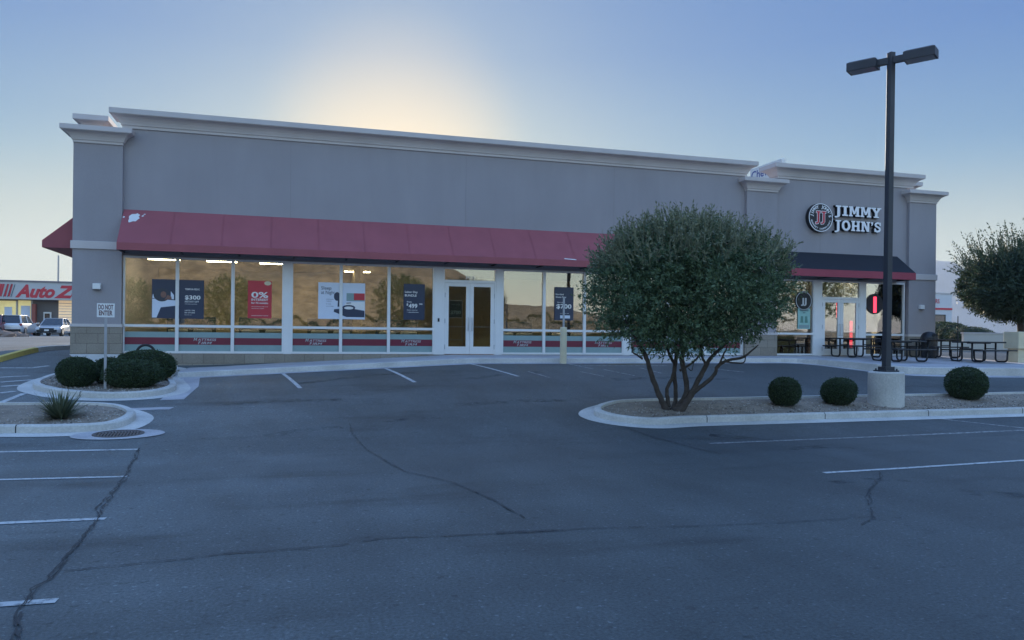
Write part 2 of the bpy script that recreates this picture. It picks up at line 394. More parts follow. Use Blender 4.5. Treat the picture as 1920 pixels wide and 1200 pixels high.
def m_leaf(name, a, b, tr=.25):
    m = bpy.data.materials.new(name); m.use_nodes = True; t = m.node_tree; N = t.nodes; L = t.links; p = N['Principled BSDF']
    g = N.new('ShaderNodeNewGeometry'); cr = N.new('ShaderNodeValToRGB'); cr.color_ramp.elements[0].color = (*a, 1); cr.color_ramp.elements[1].color = (*b, 1)
    L.new(g.outputs['Random Per Island'], cr.inputs[0]); L.new(cr.outputs[0], p.inputs['Base Color'])
    p.inputs['Roughness'].default_value = .55; p.inputs['Specular IOR Level'].default_value = .4
    tl = N.new('ShaderNodeBsdfTranslucent'); L.new(cr.outputs[0], tl.inputs['Color'])
    mx = N.new('ShaderNodeMixShader'); mx.inputs[0].default_value = tr; L.new(p.outputs[0], mx.inputs[1]); L.new(tl.outputs[0], mx.inputs[2])
    L.new(mx.outputs[0], N['Material Output'].inputs[0]); return m
M['leaf'] = m_leaf('leaf_olive', (.052, .10, .05), (.165, .23, .118))
M['leaf_dark'] = m_leaf('leaf_dark', (.032, .056, .034), (.085, .12, .07))
M['leaf_box'] = m_leaf('leaf_box', (.022, .045, .018), (.065, .10, .042), .15)
M['leaf_young'] = m_leaf('leaf_young', (.13, .15, .09), (.28, .29, .18), .3)
M['leaf_yucca'] = m_leaf('leaf_yucca', (.06, .085, .05), (.16, .18, .11), .1)

M['stone'] = m_leaf('stone', (.13, .105, .085), (.46, .42, .37), 0.)
# ------------------------------------------------------------------ ground
def grid_axis(parts):
    a = []
    for lo, hi, st in parts: a += list(np.arange(lo, hi, st))
    return sorted(set(round(float(v), 3) for v in a))
gx = grid_axis([(-1600, -400, 200), (-400, -60, 40), (-60, -20, 4), (-20, 40, .5), (40, 80, 5), (80, 400, 40), (400, 2601, 200)])
gy = grid_axis([(-600, -60, 60), (-60, 0, 6), (0, 12, 1), (12, 34, .5), (34, 100, 6), (100, 400, 50), (400, 1701, 200)])
gb = MB()
gb.add([(x, y, lot(x, y)) for y in gy for x in gx], [(j*len(gx)+i, j*len(gx)+i+1, (j+1)*len(gx)+i+1, (j+1)*len(gx)+i) for j in range(len(gy)-1) for i in range(len(gx)-1)])
struct('ground', gb, M['asphalt'], True)

def densify(pts, step=.25, closed=False):
    out = []; n = len(pts)
    for i in range(n if closed else n - 1):
        a, b = Vector(pts[i]), Vector(pts[(i+1) % n]); k = max(1, int((b-a).length / step))
        for j in range(k): out.append(a.lerp(b, j / k))
    if not closed: out.append(Vector(pts[-1]))
    return out
def smooth_closed(pts, k=6):
    n = len(pts); out = []
    for i in range(n):
        p0, p1, p2, p3 = [Vector(pts[(i+j-1) % n]) for j in range(4)]
        for j in range(k):
            t = j / k
            out.append(.5*((2*p1)+(p2-p0)*t+(2*p0-5*p1+4*p2-p3)*t*t+(3*p1-p0-3*p2+p3)*t**3))
    return out
def ribbon(mb, pts, wd, dz, m=0, f=lot, step=.4, jitter=0.):
    pts = densify([Vector((p[0], p[1])) for p in pts], step); vs = []
    for i, p in enumerate(pts):
        d = pts[min(i+1, len(pts)-1)] - pts[max(i-1, 0)]; d.normalize(); nn = Vector((-d.y, d.x))
        ww = wd * (1 + jitter * random.uniform(-1, 1)); o = nn * (jitter * wd * random.uniform(-1.2, 1.2))
        for s in (-1, 1):
            q = p + nn * (s * ww / 2) + o; vs.append((q.x, q.y, f(q.x, q.y) + dz))
    mb.add(vs, [(2*i, 2*i+2, 2*i+3, 2*i+1) for i in range(len(pts)-1)], m)
def px_line(mb, pts, wd, dz=.006, m=0, step=.4, jitter=0.):
    ribbon(mb, [at(*p) for p in pts], wd, dz, m, step=step, jitter=jitter)

# painted lines
ln = MB()
for p in [((-120,850),(262,843)), ((-120,903),(238,894)), ((-120,987),(198,973)), ((-90,1141),(107,1127))]: px_line(ln, p, .10)
for p in [((525,698),(563,728)), ((703,686),(778,717)), ((872,681),(972,706))]: px_line(ln, p, .10)
for p in [((1545,887),(1700,878),(1960,861))]: px_line(ln, p, .10)
for p in [((0,756),(45,738)), ((0,737),(28,734)), ((0,725),(45,722)), ((0,717),(66,712)), ((-5,708),(55,705)), ((-5,690),(60,690),(92,686))]: px_line(ln, p, .13)
struct('painted_line', ln, M['line'])
lw_ = MB()
for p in [((1062,682),(1112,692)), ((1330,832),(1600,821),(1940,806)), ((1750,784),(1920,803)), ((1086,686),(1252,686)), ((1338,692),(1395,698))]: px_line(lw_, p, .09)
for p in [((1132,693),(1191,705)), ((1088,697),(1132,706)), ((990,697),(1030,708)), ((1200,690),(1240,700))]: px_line(lw_, p, .06)
struct('worn_painted_line', lw_, M['line_worn'])
yl = MB(); px_line(yl, ((1140,683),(1215,683)), .12, .009); struct('yellow_painted_line', yl, M['line_yellow'])
def crack(mb, pts, wd, strands, spread, brk, dz):
    base = densify([at(*p).xy for p in pts], .07); n = len(base)
    for k in range(strands):
        off = 0.; run = []; dz += .0015*(k > 0)
        for i, p in enumerate(base):
            d = (base[min(i+1, n-1)]-base[max(i-1, 0)]).normalized(); nn = Vector((-d.y, d.x))
            off = off*.85+random.uniform(-1, 1)*spread; ww = wd*random.choice((.35, .6, .8, 1., 1.5))
            if random.random() < brk and len(run) > 2:
                _flush(mb, run, dz); run = []
                if random.random() < .5: continue
            run.append((p+nn*(off-ww/2), p+nn*(off+ww/2)))
        _flush(mb, run, dz)
def _flush(mb, run, dz):
    if len(run) < 2: return
    mb.add([(q.x, q.y, lot(q.x, q.y)+dz) for pr in run for q in pr], [(2*i, 2*i+2, 2*i+3, 2*i+1) for i in range(len(run)-1)])
ck = MB()
crack(ck, [(262,842),(246,868),(236,893),(205,935),(186,968),(168,992),(150,1015),(126,1050),(108,1085),(72,1106),(62,1126),(46,1142),(38,1170),(30,1215)], .013, 3, .020, .12, .011)
crack(ck, [(120,1072),(200,1065),(300,1055),(420,1040),(530,1032),(640,1023),(720,1010),(900,1003),(1100,992),(1300,987),(1480,980),(1600,972),(1640,970)], .013, 1, .007, .03, .010)
crack(ck, [(420,1040),(530,1032),(640,1023),(720,1010),(900,1003)], .010, 1, .009, .12, .0125)
crack(ck, [(1650,885),(1640,915),(1632,935),(1630,955),(1637,972),(1620,985)], .010, 2, .02, .1, .010)
crack(ck, [(1637,972),(1690,985),(1760,1000)], .008, 1, .02, .15, .010)
crack(ck, [(655,795),(660,812),(690,845),(760,885),(850,905),(930,940),(990,975)], .011, 2, .012, .3, .010)
crack(ck, [(1175,803),(1230,822),(1262,829),(1290,838),(1350,852)], .017, 2, .014, .12, .010)
struct('asphalt_crack', ck, M['crack'])
def m_smudge():
    m = bpy.data.materials.new('tyre_rubber'); m.use_nodes = True; t = m.node_tree; N = t.nodes; L = t.links; p = N['Principled BSDF']; p.inputs['Base Color'].default_value = (.02, .02, .024, 1); p.inputs['Roughness'].default_value = .7
    tc = N.new('ShaderNodeTexCoord'); n = N.new('ShaderNodeTexNoise'); n.inputs['Scale'].default_value = 2.6; n.inputs['Detail'].default_value = 7; n.inputs['Roughness'].default_value = .7; L.new(tc.outputs['Object'], n.inputs['Vector'])
    r = N.new('ShaderNodeMapRange'); r.inputs[1].default_value = .45; r.inputs[2].default_value = .72; r.inputs[3].default_value = 0; r.inputs[4].default_value = .5; L.new(n.outputs['Fac'], r.inputs[0]); L.new(r.outputs[0], p.inputs['Alpha']); return m
tm = MB()
for pts, wd in (([(560,720),(640,710),(720,702),(800,698)], .35), ([(870,712),(950,702),(1015,698)], .3), ([(500,818),(560,808),(640,801)], .3), ([(690,793),(770,786),(860,782)], .22), ([(930,1000),(1000,998),(1060,994)], .12), ([(1560,905),(1640,900),(1700,901)], .2), ([(1330,816),(1400,822),(1450,826)], .28), ([(1800,922),(1870,928),(1930,930)], .4), ([(1480,842),(1540,838),(1600,840)], .3), ([(1150,712),(1260,708),(1380,712)], .4), ([(420,760),(520,752),(640,750)], .3), ([(850,760),(980,752),(1090,750)], .35)): px_line(tm, pts, wd, .005)
struct('tyre_mark', tm, m_smudge())

# planters with kerbs
def planter(name, outline, soil_mat, gutter=.32, kh=.15, kw=.15, closed_k=6):
    P = smooth_closed([Vector((p[0], p[1])) for p in outline], closed_k); n = len(P)
    if sum(P[i].x*P[(i+1)%n].y - P[(i+1)%n].x*P[i].y for i in range(n)) < 0: P.reverse()
    def off(d):
        out = []
        for i in range(n):
            t = P[(i+1)%n] - P[i-1]; t.normalize(); out.append(P[i] + Vector((t.y, -t.x)) * d)
        return out
    def ring(d, dz): return [(q.x, q.y, lot(p.x, p.y) + dz) for q, p in zip(off(d), P)]
    g = MB(); g.rings([[(q.x, q.y, lot(q.x, q.y) + .008) for q in off(gutter)], ring(-.03, .016)], cap=False); struct('gutter', g, M['kerb'])
    k = MB(); k.rings([ring(0, -.05), ring(0, kh*.8), ring(-.025, kh), ring(-kw, kh), ring(-kw-.01, .03)], cap=False); 
    ro, rt, ri = ring(.004, kh*.8), ring(-.022, kh+.003), ring(-kw+.002, kh+.003); rb = ring(.004, .012); acc = 0.
    for i in range(1, n):
        acc += (P[i]-P[i-1]).length
        if acc > 2.6:
            acc = 0.; d = (P[(i+1)%n]-P[i]).normalized()*.009
            for r1, r2 in ((rb, ro), (ro, rt), (rt, ri)):
                a_, b_ = Vector(r1[i]), Vector(r2[i]); e = Vector((d.x, d.y, 0)); k.quad(a_-e, a_+e, b_+e, b_-e, 1)
    struct('kerb', k, [M['kerb'], M['crack']], False)
    inner = ring(-kw+.02, kh-.05); so_ = MB()
    tri = tessellate_polygon([[Vector(v) for v in inner]])
    fs = []
    for t in tri:
        a, b, c = [Vector(inner[i]).xy for i in t]
        fs.append(tuple(t) if (b-a).cross(c-a) > 0 else (t[0], t[2], t[1]))
    so_.add(inner, fs); struct('gravel_bed', so_, soil_mat)
    # loose stones
    xs = [v[0] for v in inner]; ys = [v[1] for v in inner]; sv = []; sf = []; cnt = 0
    def inside(x, y):
        c = False
        for i in range(n):
            x1, y1, x2, y2 = inner[i][0], inner[i][1], inner[i-1][0], inner[i-1][1]
            if (y1 > y) != (y2 > y) and x < (x2-x1)*(y-y1)/(y2-y1)+x1: c = not c
        return c
    area = abs(sum(P[i].x*P[(i+1)%n].y - P[(i+1)%n].x*P[i].y for i in range(n)))/2
    tries = int(min(4200, area * 130))
    for _ in range(tries):
        x, y = random.uniform(min(xs), max(xs)), random.uniform(min(ys), max(ys))
        if not inside(x, y): continue
        r = random.uniform(.012, .03); z = lot(x, y) + kh - .05 + r*.3; b = len(sv)
        a0 = random.random()*6.28
        for k_ in range(4): sv.append((x+r*math.cos(a0+k_*1.57)*random.uniform(.7,1.2), y+r*math.sin(a0+k_*1.57)*random.uniform(.7,1.2), z+random.uniform(-.3,.3)*r))
        sv += [(x, y, z+r*.8), (x, y, z-r)]
        for k_ in range(4): sf += [(b+k_, b+(k_+1)%4, b+4), (b+(k_+1)%4, b+k_, b+5)]
    o = big_mesh('gravel', sv, sf, M['stone']); tag(o, 'tan gravel stones spread over the kerbed planting bed ' + name, 'gravel', kind='stuff')
def P2(p): q = at(*p); return (q.x, q.y)
planter('with the clipped bushes by the corner of the shop', [P2(p) for p in [(64,724),(88,738),(150,746),(215,748),(285,744),(330,732)]] + [(-3.05, 22.6), (-3.3, 25.4), (-5.2, 25.6), (-5.9, 24.6)], M['gravel'])
a, b = at(245,797), at(235,808)
planter('with the spiky yucca', [P2(p) for p in [(-330,830),(-60,815),(100,813),(200,808),(243,796)]] + [(a.x-.1, a.y+.9), (a.x-.7, a.y+1.75), (a.x-2.0, a.y+2.0), (a.x-5, a.y+2.0), (a.x-7, a.y+1.8)], M['gravel'])
f0, f1, f2, f3 = [at(*p) for p in ((1150,793),(1300,794),(1600,785),(1920,776))]
ye = lambda x: f1.y + (f3.y - f1.y) * (x - f1.x) / (f3.x - f1.x)
DI = 2.0
isl = [(f0.x-.12, f0.y+.75), (f0.x+.05, f0.y+.1), (f0.x+.7, ye(f0.x+.7)-.08)] + [(x, ye(x)) for x in np.linspace(f1.x, 30, 10)] + [(30.5, ye(30)+1), (30, ye(30)+DI)] + [(x, ye(x)+DI) for x in np.linspace(29, f0.x+1.2, 10)] + [(f0.x+.35, ye(f0.x)+DI-.35)]
planter('with the big tree and the lamp post', isl, M['gravel'])

# sidewalk along the front with its kerb, and the patio
KY = 23.2
def walk(X, Y): return min(1.20, hx(X) + .15) + (0 if X < 5 else .0) * (Y - KY)
sw = MB(); xs = list(np.arange(-2.95, 16.5, .5)) + [16.6]
for i in range(len(xs)-1):
    x0, x1 = xs[i], xs[i+1]; z0, z1 = walk(x0, KY), walk(x1, KY)
    sw.quad((x0, KY+.16, z0), (x1, KY+.16, z1), (x1, 26.25, max(z1, min(1.21, z1+.03))), (x0, 26.25, max(z0, min(1.21, z0+.03))))
struct('sidewalk', sw, M['concrete'])
kb = MB()
kb.rings([[(x, KY-.02, lot(x, KY)-.03) for x in xs]+[(x, KY+.3, lot(x, KY)-.1) for x in reversed(xs)], [(x, KY, walk(x, KY)-.01) for x in xs]+[(x, KY+.16, walk(x, KY)-.004) for x in reversed(xs)], [(x, KY+.02, walk(x, KY)+.004) for x in xs]+[(x, KY+.16, walk(x, KY)+.004) for x in reversed(xs)]])
struct('kerb', kb, M['kerb'])
# patio: kerb line bulges out in front of the sandwich shop
pk = [(16.6, KY), (17.1, 23.0), (17.5, 22.4), (17.9, 21.4), (18.35, 20.6), (19.1, 20.1), (20.7, 19.82), (23.4, 19.63), (26.6, 19.21)]
def patio(X, Y):
    t = max(0., min(1., (26.2 - Y) / 6.5)); return 1.205 + .01 * sm((X - 16.6) / 3) - .22 * t * sm((X - 16.6) / 3)
pt = MB(); pd = densify(pk, .5)
front = [(p.x, p.y) for p in pd]
for i in range(len(front)-1):
    (xa, ya), (xb, yb) = front[i], front[i+1]; N_ = 6
    for j in range(N_):
        def q(x, y, t): Y = y + (26.28 - y)*t; return (x, Y, patio(x, Y))
        pt.quad(q(xa, ya+.16, j/N_), q(xb, yb+.16, j/N_), q(xb, yb+.16, (j+1)/N_), q(xa, ya+.16, (j+1)/N_))
struct('patio', pt, M['concrete'])
kb = MB(); kb.rings([[(x, y-.02, lot(x, y)-.03) for x, y in front]+[(x, y+.3, lot(x, y)-.1) for x, y in reversed(front)], [(x, y, patio(x, y)-.012) for x, y in front]+[(x, y+.17, patio(x, y)-.006) for x, y in reversed(front)], [(x, y+.02, patio(x, y)+.004) for x, y in front]+[(x, y+.165, patio(x, y)+.004) for x, y in reversed(front)]])
struct('kerb', kb, M['kerb'])
gt = MB(); ribbon(gt, [(x, y-.2) for x, y in front], .4, .008); ribbon(gt, [(x, KY-.2) for x in xs], .36, .008); px_line(gt, [(358,706),(352,726),(322,750)], .5, .0065, step=.2); px_line(gt, [(150,771),(230,768),(300,766),(322,766)], .3, .0065, step=.2); struct('gutter', gt, M['concrete'])
# ramp slab at the shop's left corner, yellow kerb on the side road
rp = MB(); rp.add([(-6.35, 26.0, 1.2), (-4.85, 26.0, 1.2), (-4.85, 25.75, .85), (-5.7, 25.2, .8)], [(3, 2, 1, 0)]); struct('concrete_ramp', rp, M['kerb'])
yk = MB(); A_, B_ = at(-60,694), at(73,660)
pts = densify([A_.xy, B_.xy], .6); d_ = (B_.xy - A_.xy).normalized(); n_ = Vector((-d_.y, d_.x))
yk.rings([[((p+n_*o).x, (p+n_*o).y, lot(p.x, p.y)+z) for o, z in ((0,-.05),(.02,.15),(.16,.16),(.18,-.05))] for p in pts]); struct('yellow_kerb', yk, mat('kerb_yellow', (.62, .47, .12), .8, .15, 3))
sr = MB(); C_, D_ = at(73,654), at(150,648)
pts = densify([B_.xy, D_.xy + Vector((3, 1))], .6); d_ = (pts[-1]-pts[0]).normalized(); n_ = Vector((-d_.y, d_.x))
sr.rings([[((p+n_*o).x, (p+n_*o).y, lot(p.x, p.y)+z) for o, z in ((0,-.05),(.02,.15),(.16,.16),(.18,-.05))] for p in pts]); struct('kerb', sr, M['kerb'])

# storm drain
q = at(222, 816); dr = thing('storm_drain', 'round iron storm drain grate in a pale concrete collar beside the yucca kerb', 'drain', (q.x, q.y, lot(q.x, q.y)), R(4))
cl = MB(); n = 40; cl.rings([[(r*1.0*math.cos(2*math.pi*k/n), r*.6*math.sin(2*math.pi*k/n), z) for k in range(n)] for r, z in ((.74,.012),(.72,.022),(.40,.022))], cap=False); co_ = cl.build('collar', M['concrete'], dr)
gr = MB(); gr.lathe([(.38,.013),(.38,.014)], 32, m=0)
for i in range(-7, 8):
    x = i*.05; h = math.sqrt(max(0, .37**2 - x*x)); gr.box(x-.014, x+.014, -h*.8, h*.8, .016, .03, 1)
gr.box(-.36,.36,-.015,.015,.018,.032,1)
def drape(o):
    for v in o.data.vertices:
        c, s_ = math.cos(R(4)), math.sin(R(4)); v.co.z += lot(q.x + v.co.x*c - v.co.y*s_, q.y + v.co.x*s_ + v.co.y*c) - lot(q.x, q.y)
gr.rings([[(r*math.cos(2*math.pi*k/n), r*math.sin(2*math.pi*k/n)*.82, z) for k in range(n)] for r, z in ((.41,.02),(.41,.034),(.37,.034),(.37,.016))], 1, cap=False)
drape(gr.build('grate', [M['rubber'], mat('iron', (.11,.09,.08), .7, .2, 20)], dr)); drape(co_)

# ------------------------------------------------------------------ the store building
FY = 26.2
bd = thing('store_building', 'long grey stucco retail building with red and black awnings across the parking lot', 'building', (0, 0, 0))
CORN = [(0,0),(.045,0),(.045,.085),(.075,.09),(.09,.14),(.13,.22),(.19,.29),(.27,.335),(.33,.35),(.33,.37),(.36,.37),(.36,.53),(0,.535)]
def cornice(x0, x1, y0, y1, z0, h=.53, k=1.):
    mb = MB(); s = h/.53
    mb.rings([[(x0-o*k,y0-o*k,z0+z*s),(x1+o*k,y0-o*k,z0+z*s),(x1+o*k,y1+o*k,z0+z*s),(x0-o*k,y1+o*k,z0+z*s)] for o, z in CORN]); return mb.build('cornice', M['trim'], bd)
wl = MB(); PB = 1.26
wl.box(-4.94,17.03,FY,FY+.4,4.34,8.19); wl.box(18.4,24.77,FY,FY+.4,4.34,8.22)
wl.box(-6.28,26.13,FY+.42,46,6.9,7.1)                                   # roof deck
wl.box(-6.3,-6.0,FY+.22,46,.3,7.7); wl.box(25.85,26.15,FY+.22,46,.3,7.7); wl.box(-6,25.85,45.7,46,.3,7.7)
wl.box(-6.2,-5.9,27.3,44,7.7,8.2); wl.box(25.78,26.08,27.4,44,7.7,8.2)
wl.box(17.5,17.7,FY+.4,45,.5,6.9)
for x in (.02,5.9,11.5,20.5,22.9): wl.box(x,x+.014,FY-.003,FY+.01,5.7,8.18,1)
for x in (.02,5.9,11.5): wl.box(x,x+.014,FY-.003,FY+.01,4.5,5.7,1)
wl.box(20.5,20.514,FY-.003,FY+.01,5.35,5.7,1)
M['joint'] = mat('joint', (.275,.26,.27), .9, 0)
wl.build('wall', [M['stucco'], M['joint']], bd)
cornice(-4.94,17.03,FY,FY+.4,8.19); cornice(18.52,25.0,FY,FY+.4,8.22)
for x0, x1 in ((-6.3,-4.94),(17.03,18.4),(24.77,26.15)):
    p = MB(); p.box(x0,x1,FY-.14,FY+.4,2.10,7.62); po = p.build('pillar', M['stucco'], bd)
    b_ = MB(); b_.box(x0-.03,x1+.03,FY-.17,FY+.38,.3,2.03); b_.build('block_base', M['block'], po)
    c_ = MB(); c_.box(x0-.05,x1+.05,FY-.19,FY+.36,2.03,2.12); c_.build('base_cap', M['trim'], po)
    b2 = MB(); b2.box(x0-.05,x1+.05,FY-.19,FY+.36,4.40,4.64); b2.build('belt_course', M['trim'], po, bevel=.012)
    cornice(x0+.03,x1-.03,FY-.14,FY+.37,7.62,.47,.92)
cornice(-6.2,-5.9,27.35,44,8.2); cornice(25.78,26.08,27.45,44,8.22)
# block walls below the glass
for x0, x1 in ((-4.91,5.0),(7.15,17.0),(18.43,20.4),(22.6,24.74)):
    bw = MB(); bw.box(x0,x1,FY-.06,FY+.3,.3,1.215); bw.build('sill_wall', M['block'], bd)
hd = MB(); hd.box(-4.93,17.02,FY+.02,FY+.3,4.26,4.338); hd.box(18.41,24.76,FY+.02,FY+.3,4.26,4.338); hd.build('head_beam', M['stucco'], bd)
# windows: one per bay
def window(x0, x1, decal=True, word=False, z0=1.225, rail=2.09):
    f = MB(); a, b = FY-.02, FY+.09; h = .05
    f.box(x0,x0+h,a,b,z0,4.255); f.box(x1-h,x1,a,b,z0,4.255)
    f.box(x0+h,x1-h,a+.004,b,z0,z0+.07); f.box(x0+h,x1-h,a+.004,b,4.19,4.255); f.box(x0+h,x1-h,a+.004,b,rail-.04,rail+.04)
    fo = f.build('window', M['white_frame'], bd)
    g = MB(); g.box(x0+h-.01,x1-h+.01,FY+.055,FY+.059,z0+.06,4.2); g.build('pane', M['glass'], fo)
    if decal:
        d = MB(); y = FY+.048
        for za, zb, m in ((1.295,1.50,0),(1.50,1.725,1),(1.725,1.90,0)): d.quad((x0+h,y,za),(x1-h,y,za),(x1-h,y,zb),(x0+h,y,zb),m)
        d.build('stripe_decal', [M['sticker_pale'], M['sticker_red']], fo)
    if word:
        d = MB(); cx = (x0+x1)/2
        text_into(d, 'M', cx-.34, y-.003, 1.625, .10, align='LEFT', shear=.25, bold=.008)
        text_into(d, 'ATTRESS', cx-.22, y-.003, 1.625, .078, align='LEFT', width=.56, shear=.25, bold=.008)
        text_into(d, 'F', cx-.20, y-.003, 1.52, .095, align='LEFT', shear=.25, bold=.008)
        text_into(d, 'IRM', cx-.11, y-.003, 1.52, .08, align='LEFT', width=.32, shear=.25, bold=.008)
        d.build('lettering', M['sticker_grey'], fo)
for x0, x1, wd in ((-4.92,-3.37,0),(-3.37,-1.72,1),(-1.72,-.15,0),(.09,1.68,1),(1.68,3.27,0),(3.27,4.83,1),(7.26,8.83,1),(8.83,10.39,0),(10.39,11.94,1),(12.2,13.75,0),(13.75,15.35,1),(15.35,16.95,0)):
    window(x0, x1, True, wd)
window(18.44, 20.25, False); window(22.7, 24.68, False)
for x0, x1 in ((-.15,.09),(4.83,5.15),(7.03,7.26),(11.94,12.2),(20.25,20.58),(22.45,22.7),(16.95,17.02)):
    fp = MB(); fp.box(x0,x1,FY-.03,FY+.1,1.21,4.257); fp.build('frame_post', M['white_frame'], bd, bevel=.008)
def doorway(x0, x1, top, num):
    tr = MB(); tr.box(x0,x1,FY-.02,FY+.08,top,top+.09); tr.box(x0,x1,FY-.02,FY+.08,4.19,4.255); tr.box(x0,x0+.04,FY-.02,FY+.08,top+.09,4.19); tr.box(x1-.04,x1,FY-.02,FY+.08,top+.09,4.19)
    tr.box(x0,x0+.05,FY-.02,FY+.08,1.215,top); tr.box(x1-.05,x1,FY-.02,FY+.08,1.215,top)
    t = tr.build('transom_window', M['white_frame'], bd)
    g = MB(); g.box(x0+.03,x1-.03,FY+.03,FY+.034,top+.08,4.2); g.build('pane', M['glass'], t)
    if num:
        d = MB(); text_into(d, num, (x0+x1)/2, FY+.024, top+.13, .12, bold=.01); d.build('lettering', M['white_paint'] if top < 3.6 else M['white_paint'], t)
    mid = (x0+x1)/2
    for a, b, s in ((x0+.055,mid-.004,1),(mid+.004,x1-.055,-1)):
        f = MB(); y0, y1 = FY-.01, FY+.05; sw_ = .13
        f.box(a,a+sw_,y0,y1,1.235,top-.008); f.box(b-sw_,b,y0,y1,1.235,top-.008); f.box(a+sw_,b-sw_,y0+.002,y1,1.235,1.235+.26); f.box(a+sw_,b-sw_,y0+.002,y1,top-.13,top-.008)
        d = f.build('door', M['white_frame'], bd)
        g = MB(); g.box(a+sw_-.01,b-sw_+.01,FY+.018,FY+.022,1.48,top-.12); g.build('pane', M['glass'], d)
        hx_ = b-.065 if s > 0 else a+.065
        hm = MB(); hm.tube([(hx_,y0,2.05),(hx_,y0-.07,2.05),(hx_,y0-.075,2.2),(hx_,y0-.075,2.4),(hx_,y0-.07,2.5),(hx_,y0,2.5)],.014,8); hm.build('handle', M['steel'], d)
        pb = MB(); pb.box(a+sw_,b-sw_,y1+.03,y1+.06,2.17,2.21); pb.build('push_bar', M['steel'], d)
        ex = a if s > 0 else b
        for z in (1.4,2.3,3.2): hg = MB(); hg.box(ex-.012,ex+.012,y0-.012,y0+.01,z,z+.16); hg.build('hinge', M['galv'], d)
doorway(5.15,7.03,3.72,'3410'); doorway(20.58,22.45,3.5,None)
for x in (4.98,): 
    k = MB(); k.box(x-.03,x+.03,FY-.05,FY-.03,2.35,2.47); k.build('card_reader', M['black_paint'], bd)
# awnings
def awning(x0, x1, zt, zv, zb, proj, m1, m2):
    a = MB(); Y1 = FY-proj
    for i in range(12):
        xa, xb = x0+(x1-x0)*i/12, x0+(x1-x0)*(i+1)/12
        a.quad((xa,Y1,zv),(xb,Y1,zv),(xb,FY-.003,zt),(xa,FY-.003,zt))
    a.add([(x0,Y1,zv),(x0,FY-.003,zt),(x0,FY-.003,zv)],[(0,1,2)]); a.add([(x1,Y1,zv),(x1,FY-.003,zt),(x1,FY-.003,zv)],[(0,2,1)])
    ao = a.build('awning', m1, bd)
    v = MB(); v.box(x0,x1,Y1-.012,Y1+.012,zb,zv); v.box(x0-.006,x0+.006,Y1+.012,FY-.004,zb,zv); v.box(x1-.006,x1+.006,Y1+.012,FY-.004,zb,zv)
    v.build('valance', m2, ao)
    fr = MB(); fr.box(x0+.02,x1-.02,Y1+.02,Y1+.06,zb-.002,zb+.04)
    n = max(2, int((x1-x0)/1.6))
    for i in range(n+1):
        x = x0+.03+(x1-x0-.06)*i/n; fr.box(x-.02,x+.02,Y1+.06,FY-.01,zb,zb+.04); fr.tube([(x,Y1+.04,zv),(x,FY-.02,zt-.05)],.016,6)
    fr.build('awning_frame', M['black_metal'], ao)
    return ao
ax0 = fac(222,467,FY-1.0)[0]; zb_l = fac(225,468,FY-1.0)[1]
awL = awning(-4.92,16.95,5.68,zb_l+.22,zb_l,1.0,M['red_fabric'],M['red_fabric'])
zb_r = fac(1717,525,FY-1.0)[1]; zv_r = fac(1717,512,FY-1.0)[1]
xr = fac(1717,520,FY-1.0)[0]
awR = awning(18.45,xr,5.35,zv_r,zb_r,1.0,M['black_fabric'],M['valance_red'])
def on_awning(u, z): 
    t = (z-(zb_l+.22))/(5.68-zb_l-.22); return (u, FY-1.0+t*1.0-.012, z+.006)
M['seam'] = mat('seam_red', (.316,.085,.099), .8, .1, 3)
for k in range(1, 15):
    x = -4.92+21.87*k/15; sm_ = MB()
    for a_, b_ in ((.0, .5), (.5, 1.)):
        za, zc2 = [zb_l+.24+(5.66-zb_l-.24)*t for t in (a_, b_)]; sm_.quad(on_awning(x-.011,za),on_awning(x+.011,za),on_awning(x+.011,zc2),on_awning(x-.011,zc2))
    sm_.build('seam', M['seam'], awL)
tp = MB()
def blob(cx, cz, rx, rz, n=18, sd_=0):
    r_ = random.Random(sd_); pts = [(cx+rx*math.cos(2*math.pi*k/n)*r_.uniform(.75,1.15)-.35*rx*math.sin(2*math.pi*k/n)*0, cz+rz*math.sin(2*math.pi*k/n)*r_.uniform(.75,1.15)) for k in range(n)]
    sk = [(x+(z-cz)*.35, z) for x, z in pts]; tp.add([on_awning(*p) for p in sk], [tuple(range(n))])
u_, z_ = fac(250,408,FY-.35); blob(u_,z_,.15,.17,sd_=2); blob(u_+.24,z_+.08,.035,.03,8,3); blob(u_+.28,z_+.14,.03,.018,8,5); blob(u_-.28,z_+.01,.03,.03,8,4)
tp.build('torn_patch', M['white_paint'], awL)
st = MB(); s0 = fac(1055,487,FY-.8); s1 = fac(1077,489,FY-.8); st.quad(on_awning(s0[0],s0[1]),on_awning(s1[0],s1[1]),on_awning(s1[0],s1[1]+.03),on_awning(s0[0],s0[1]+.03)); st.build('torn_seam', M['white_paint'], awL)
# side awning on the left wall
sa = MB(); y0, y1 = 27.1, 43.; X = -6.3
sa.add([(X,y0,5.68),(X-1.1,y0,4.72),(X-1.1,y1,4.72),(X,y1,5.68)],[(0,1,2,3)])
sa.add([(X-.003,y0,5.68),(X-1.1,y0,4.72),(X-1.1,y0,4.5),(X-.003,y0,4.5)],[(0,1,2,3)])
sa.add([(X-1.1,y0,4.72),(X-1.1,y0,4.5),(X-1.1,y1,4.5),(X-1.1,y1,4.72)],[(0,1,2,3)])
sa.add([(X,y0,4.5),(X-1.1,y0,4.5),(X-1.1,y1,4.5),(X,y1,4.5)],[(0,1,2,3)]); sa.build('side_awning', M['red_fabric'], bd)
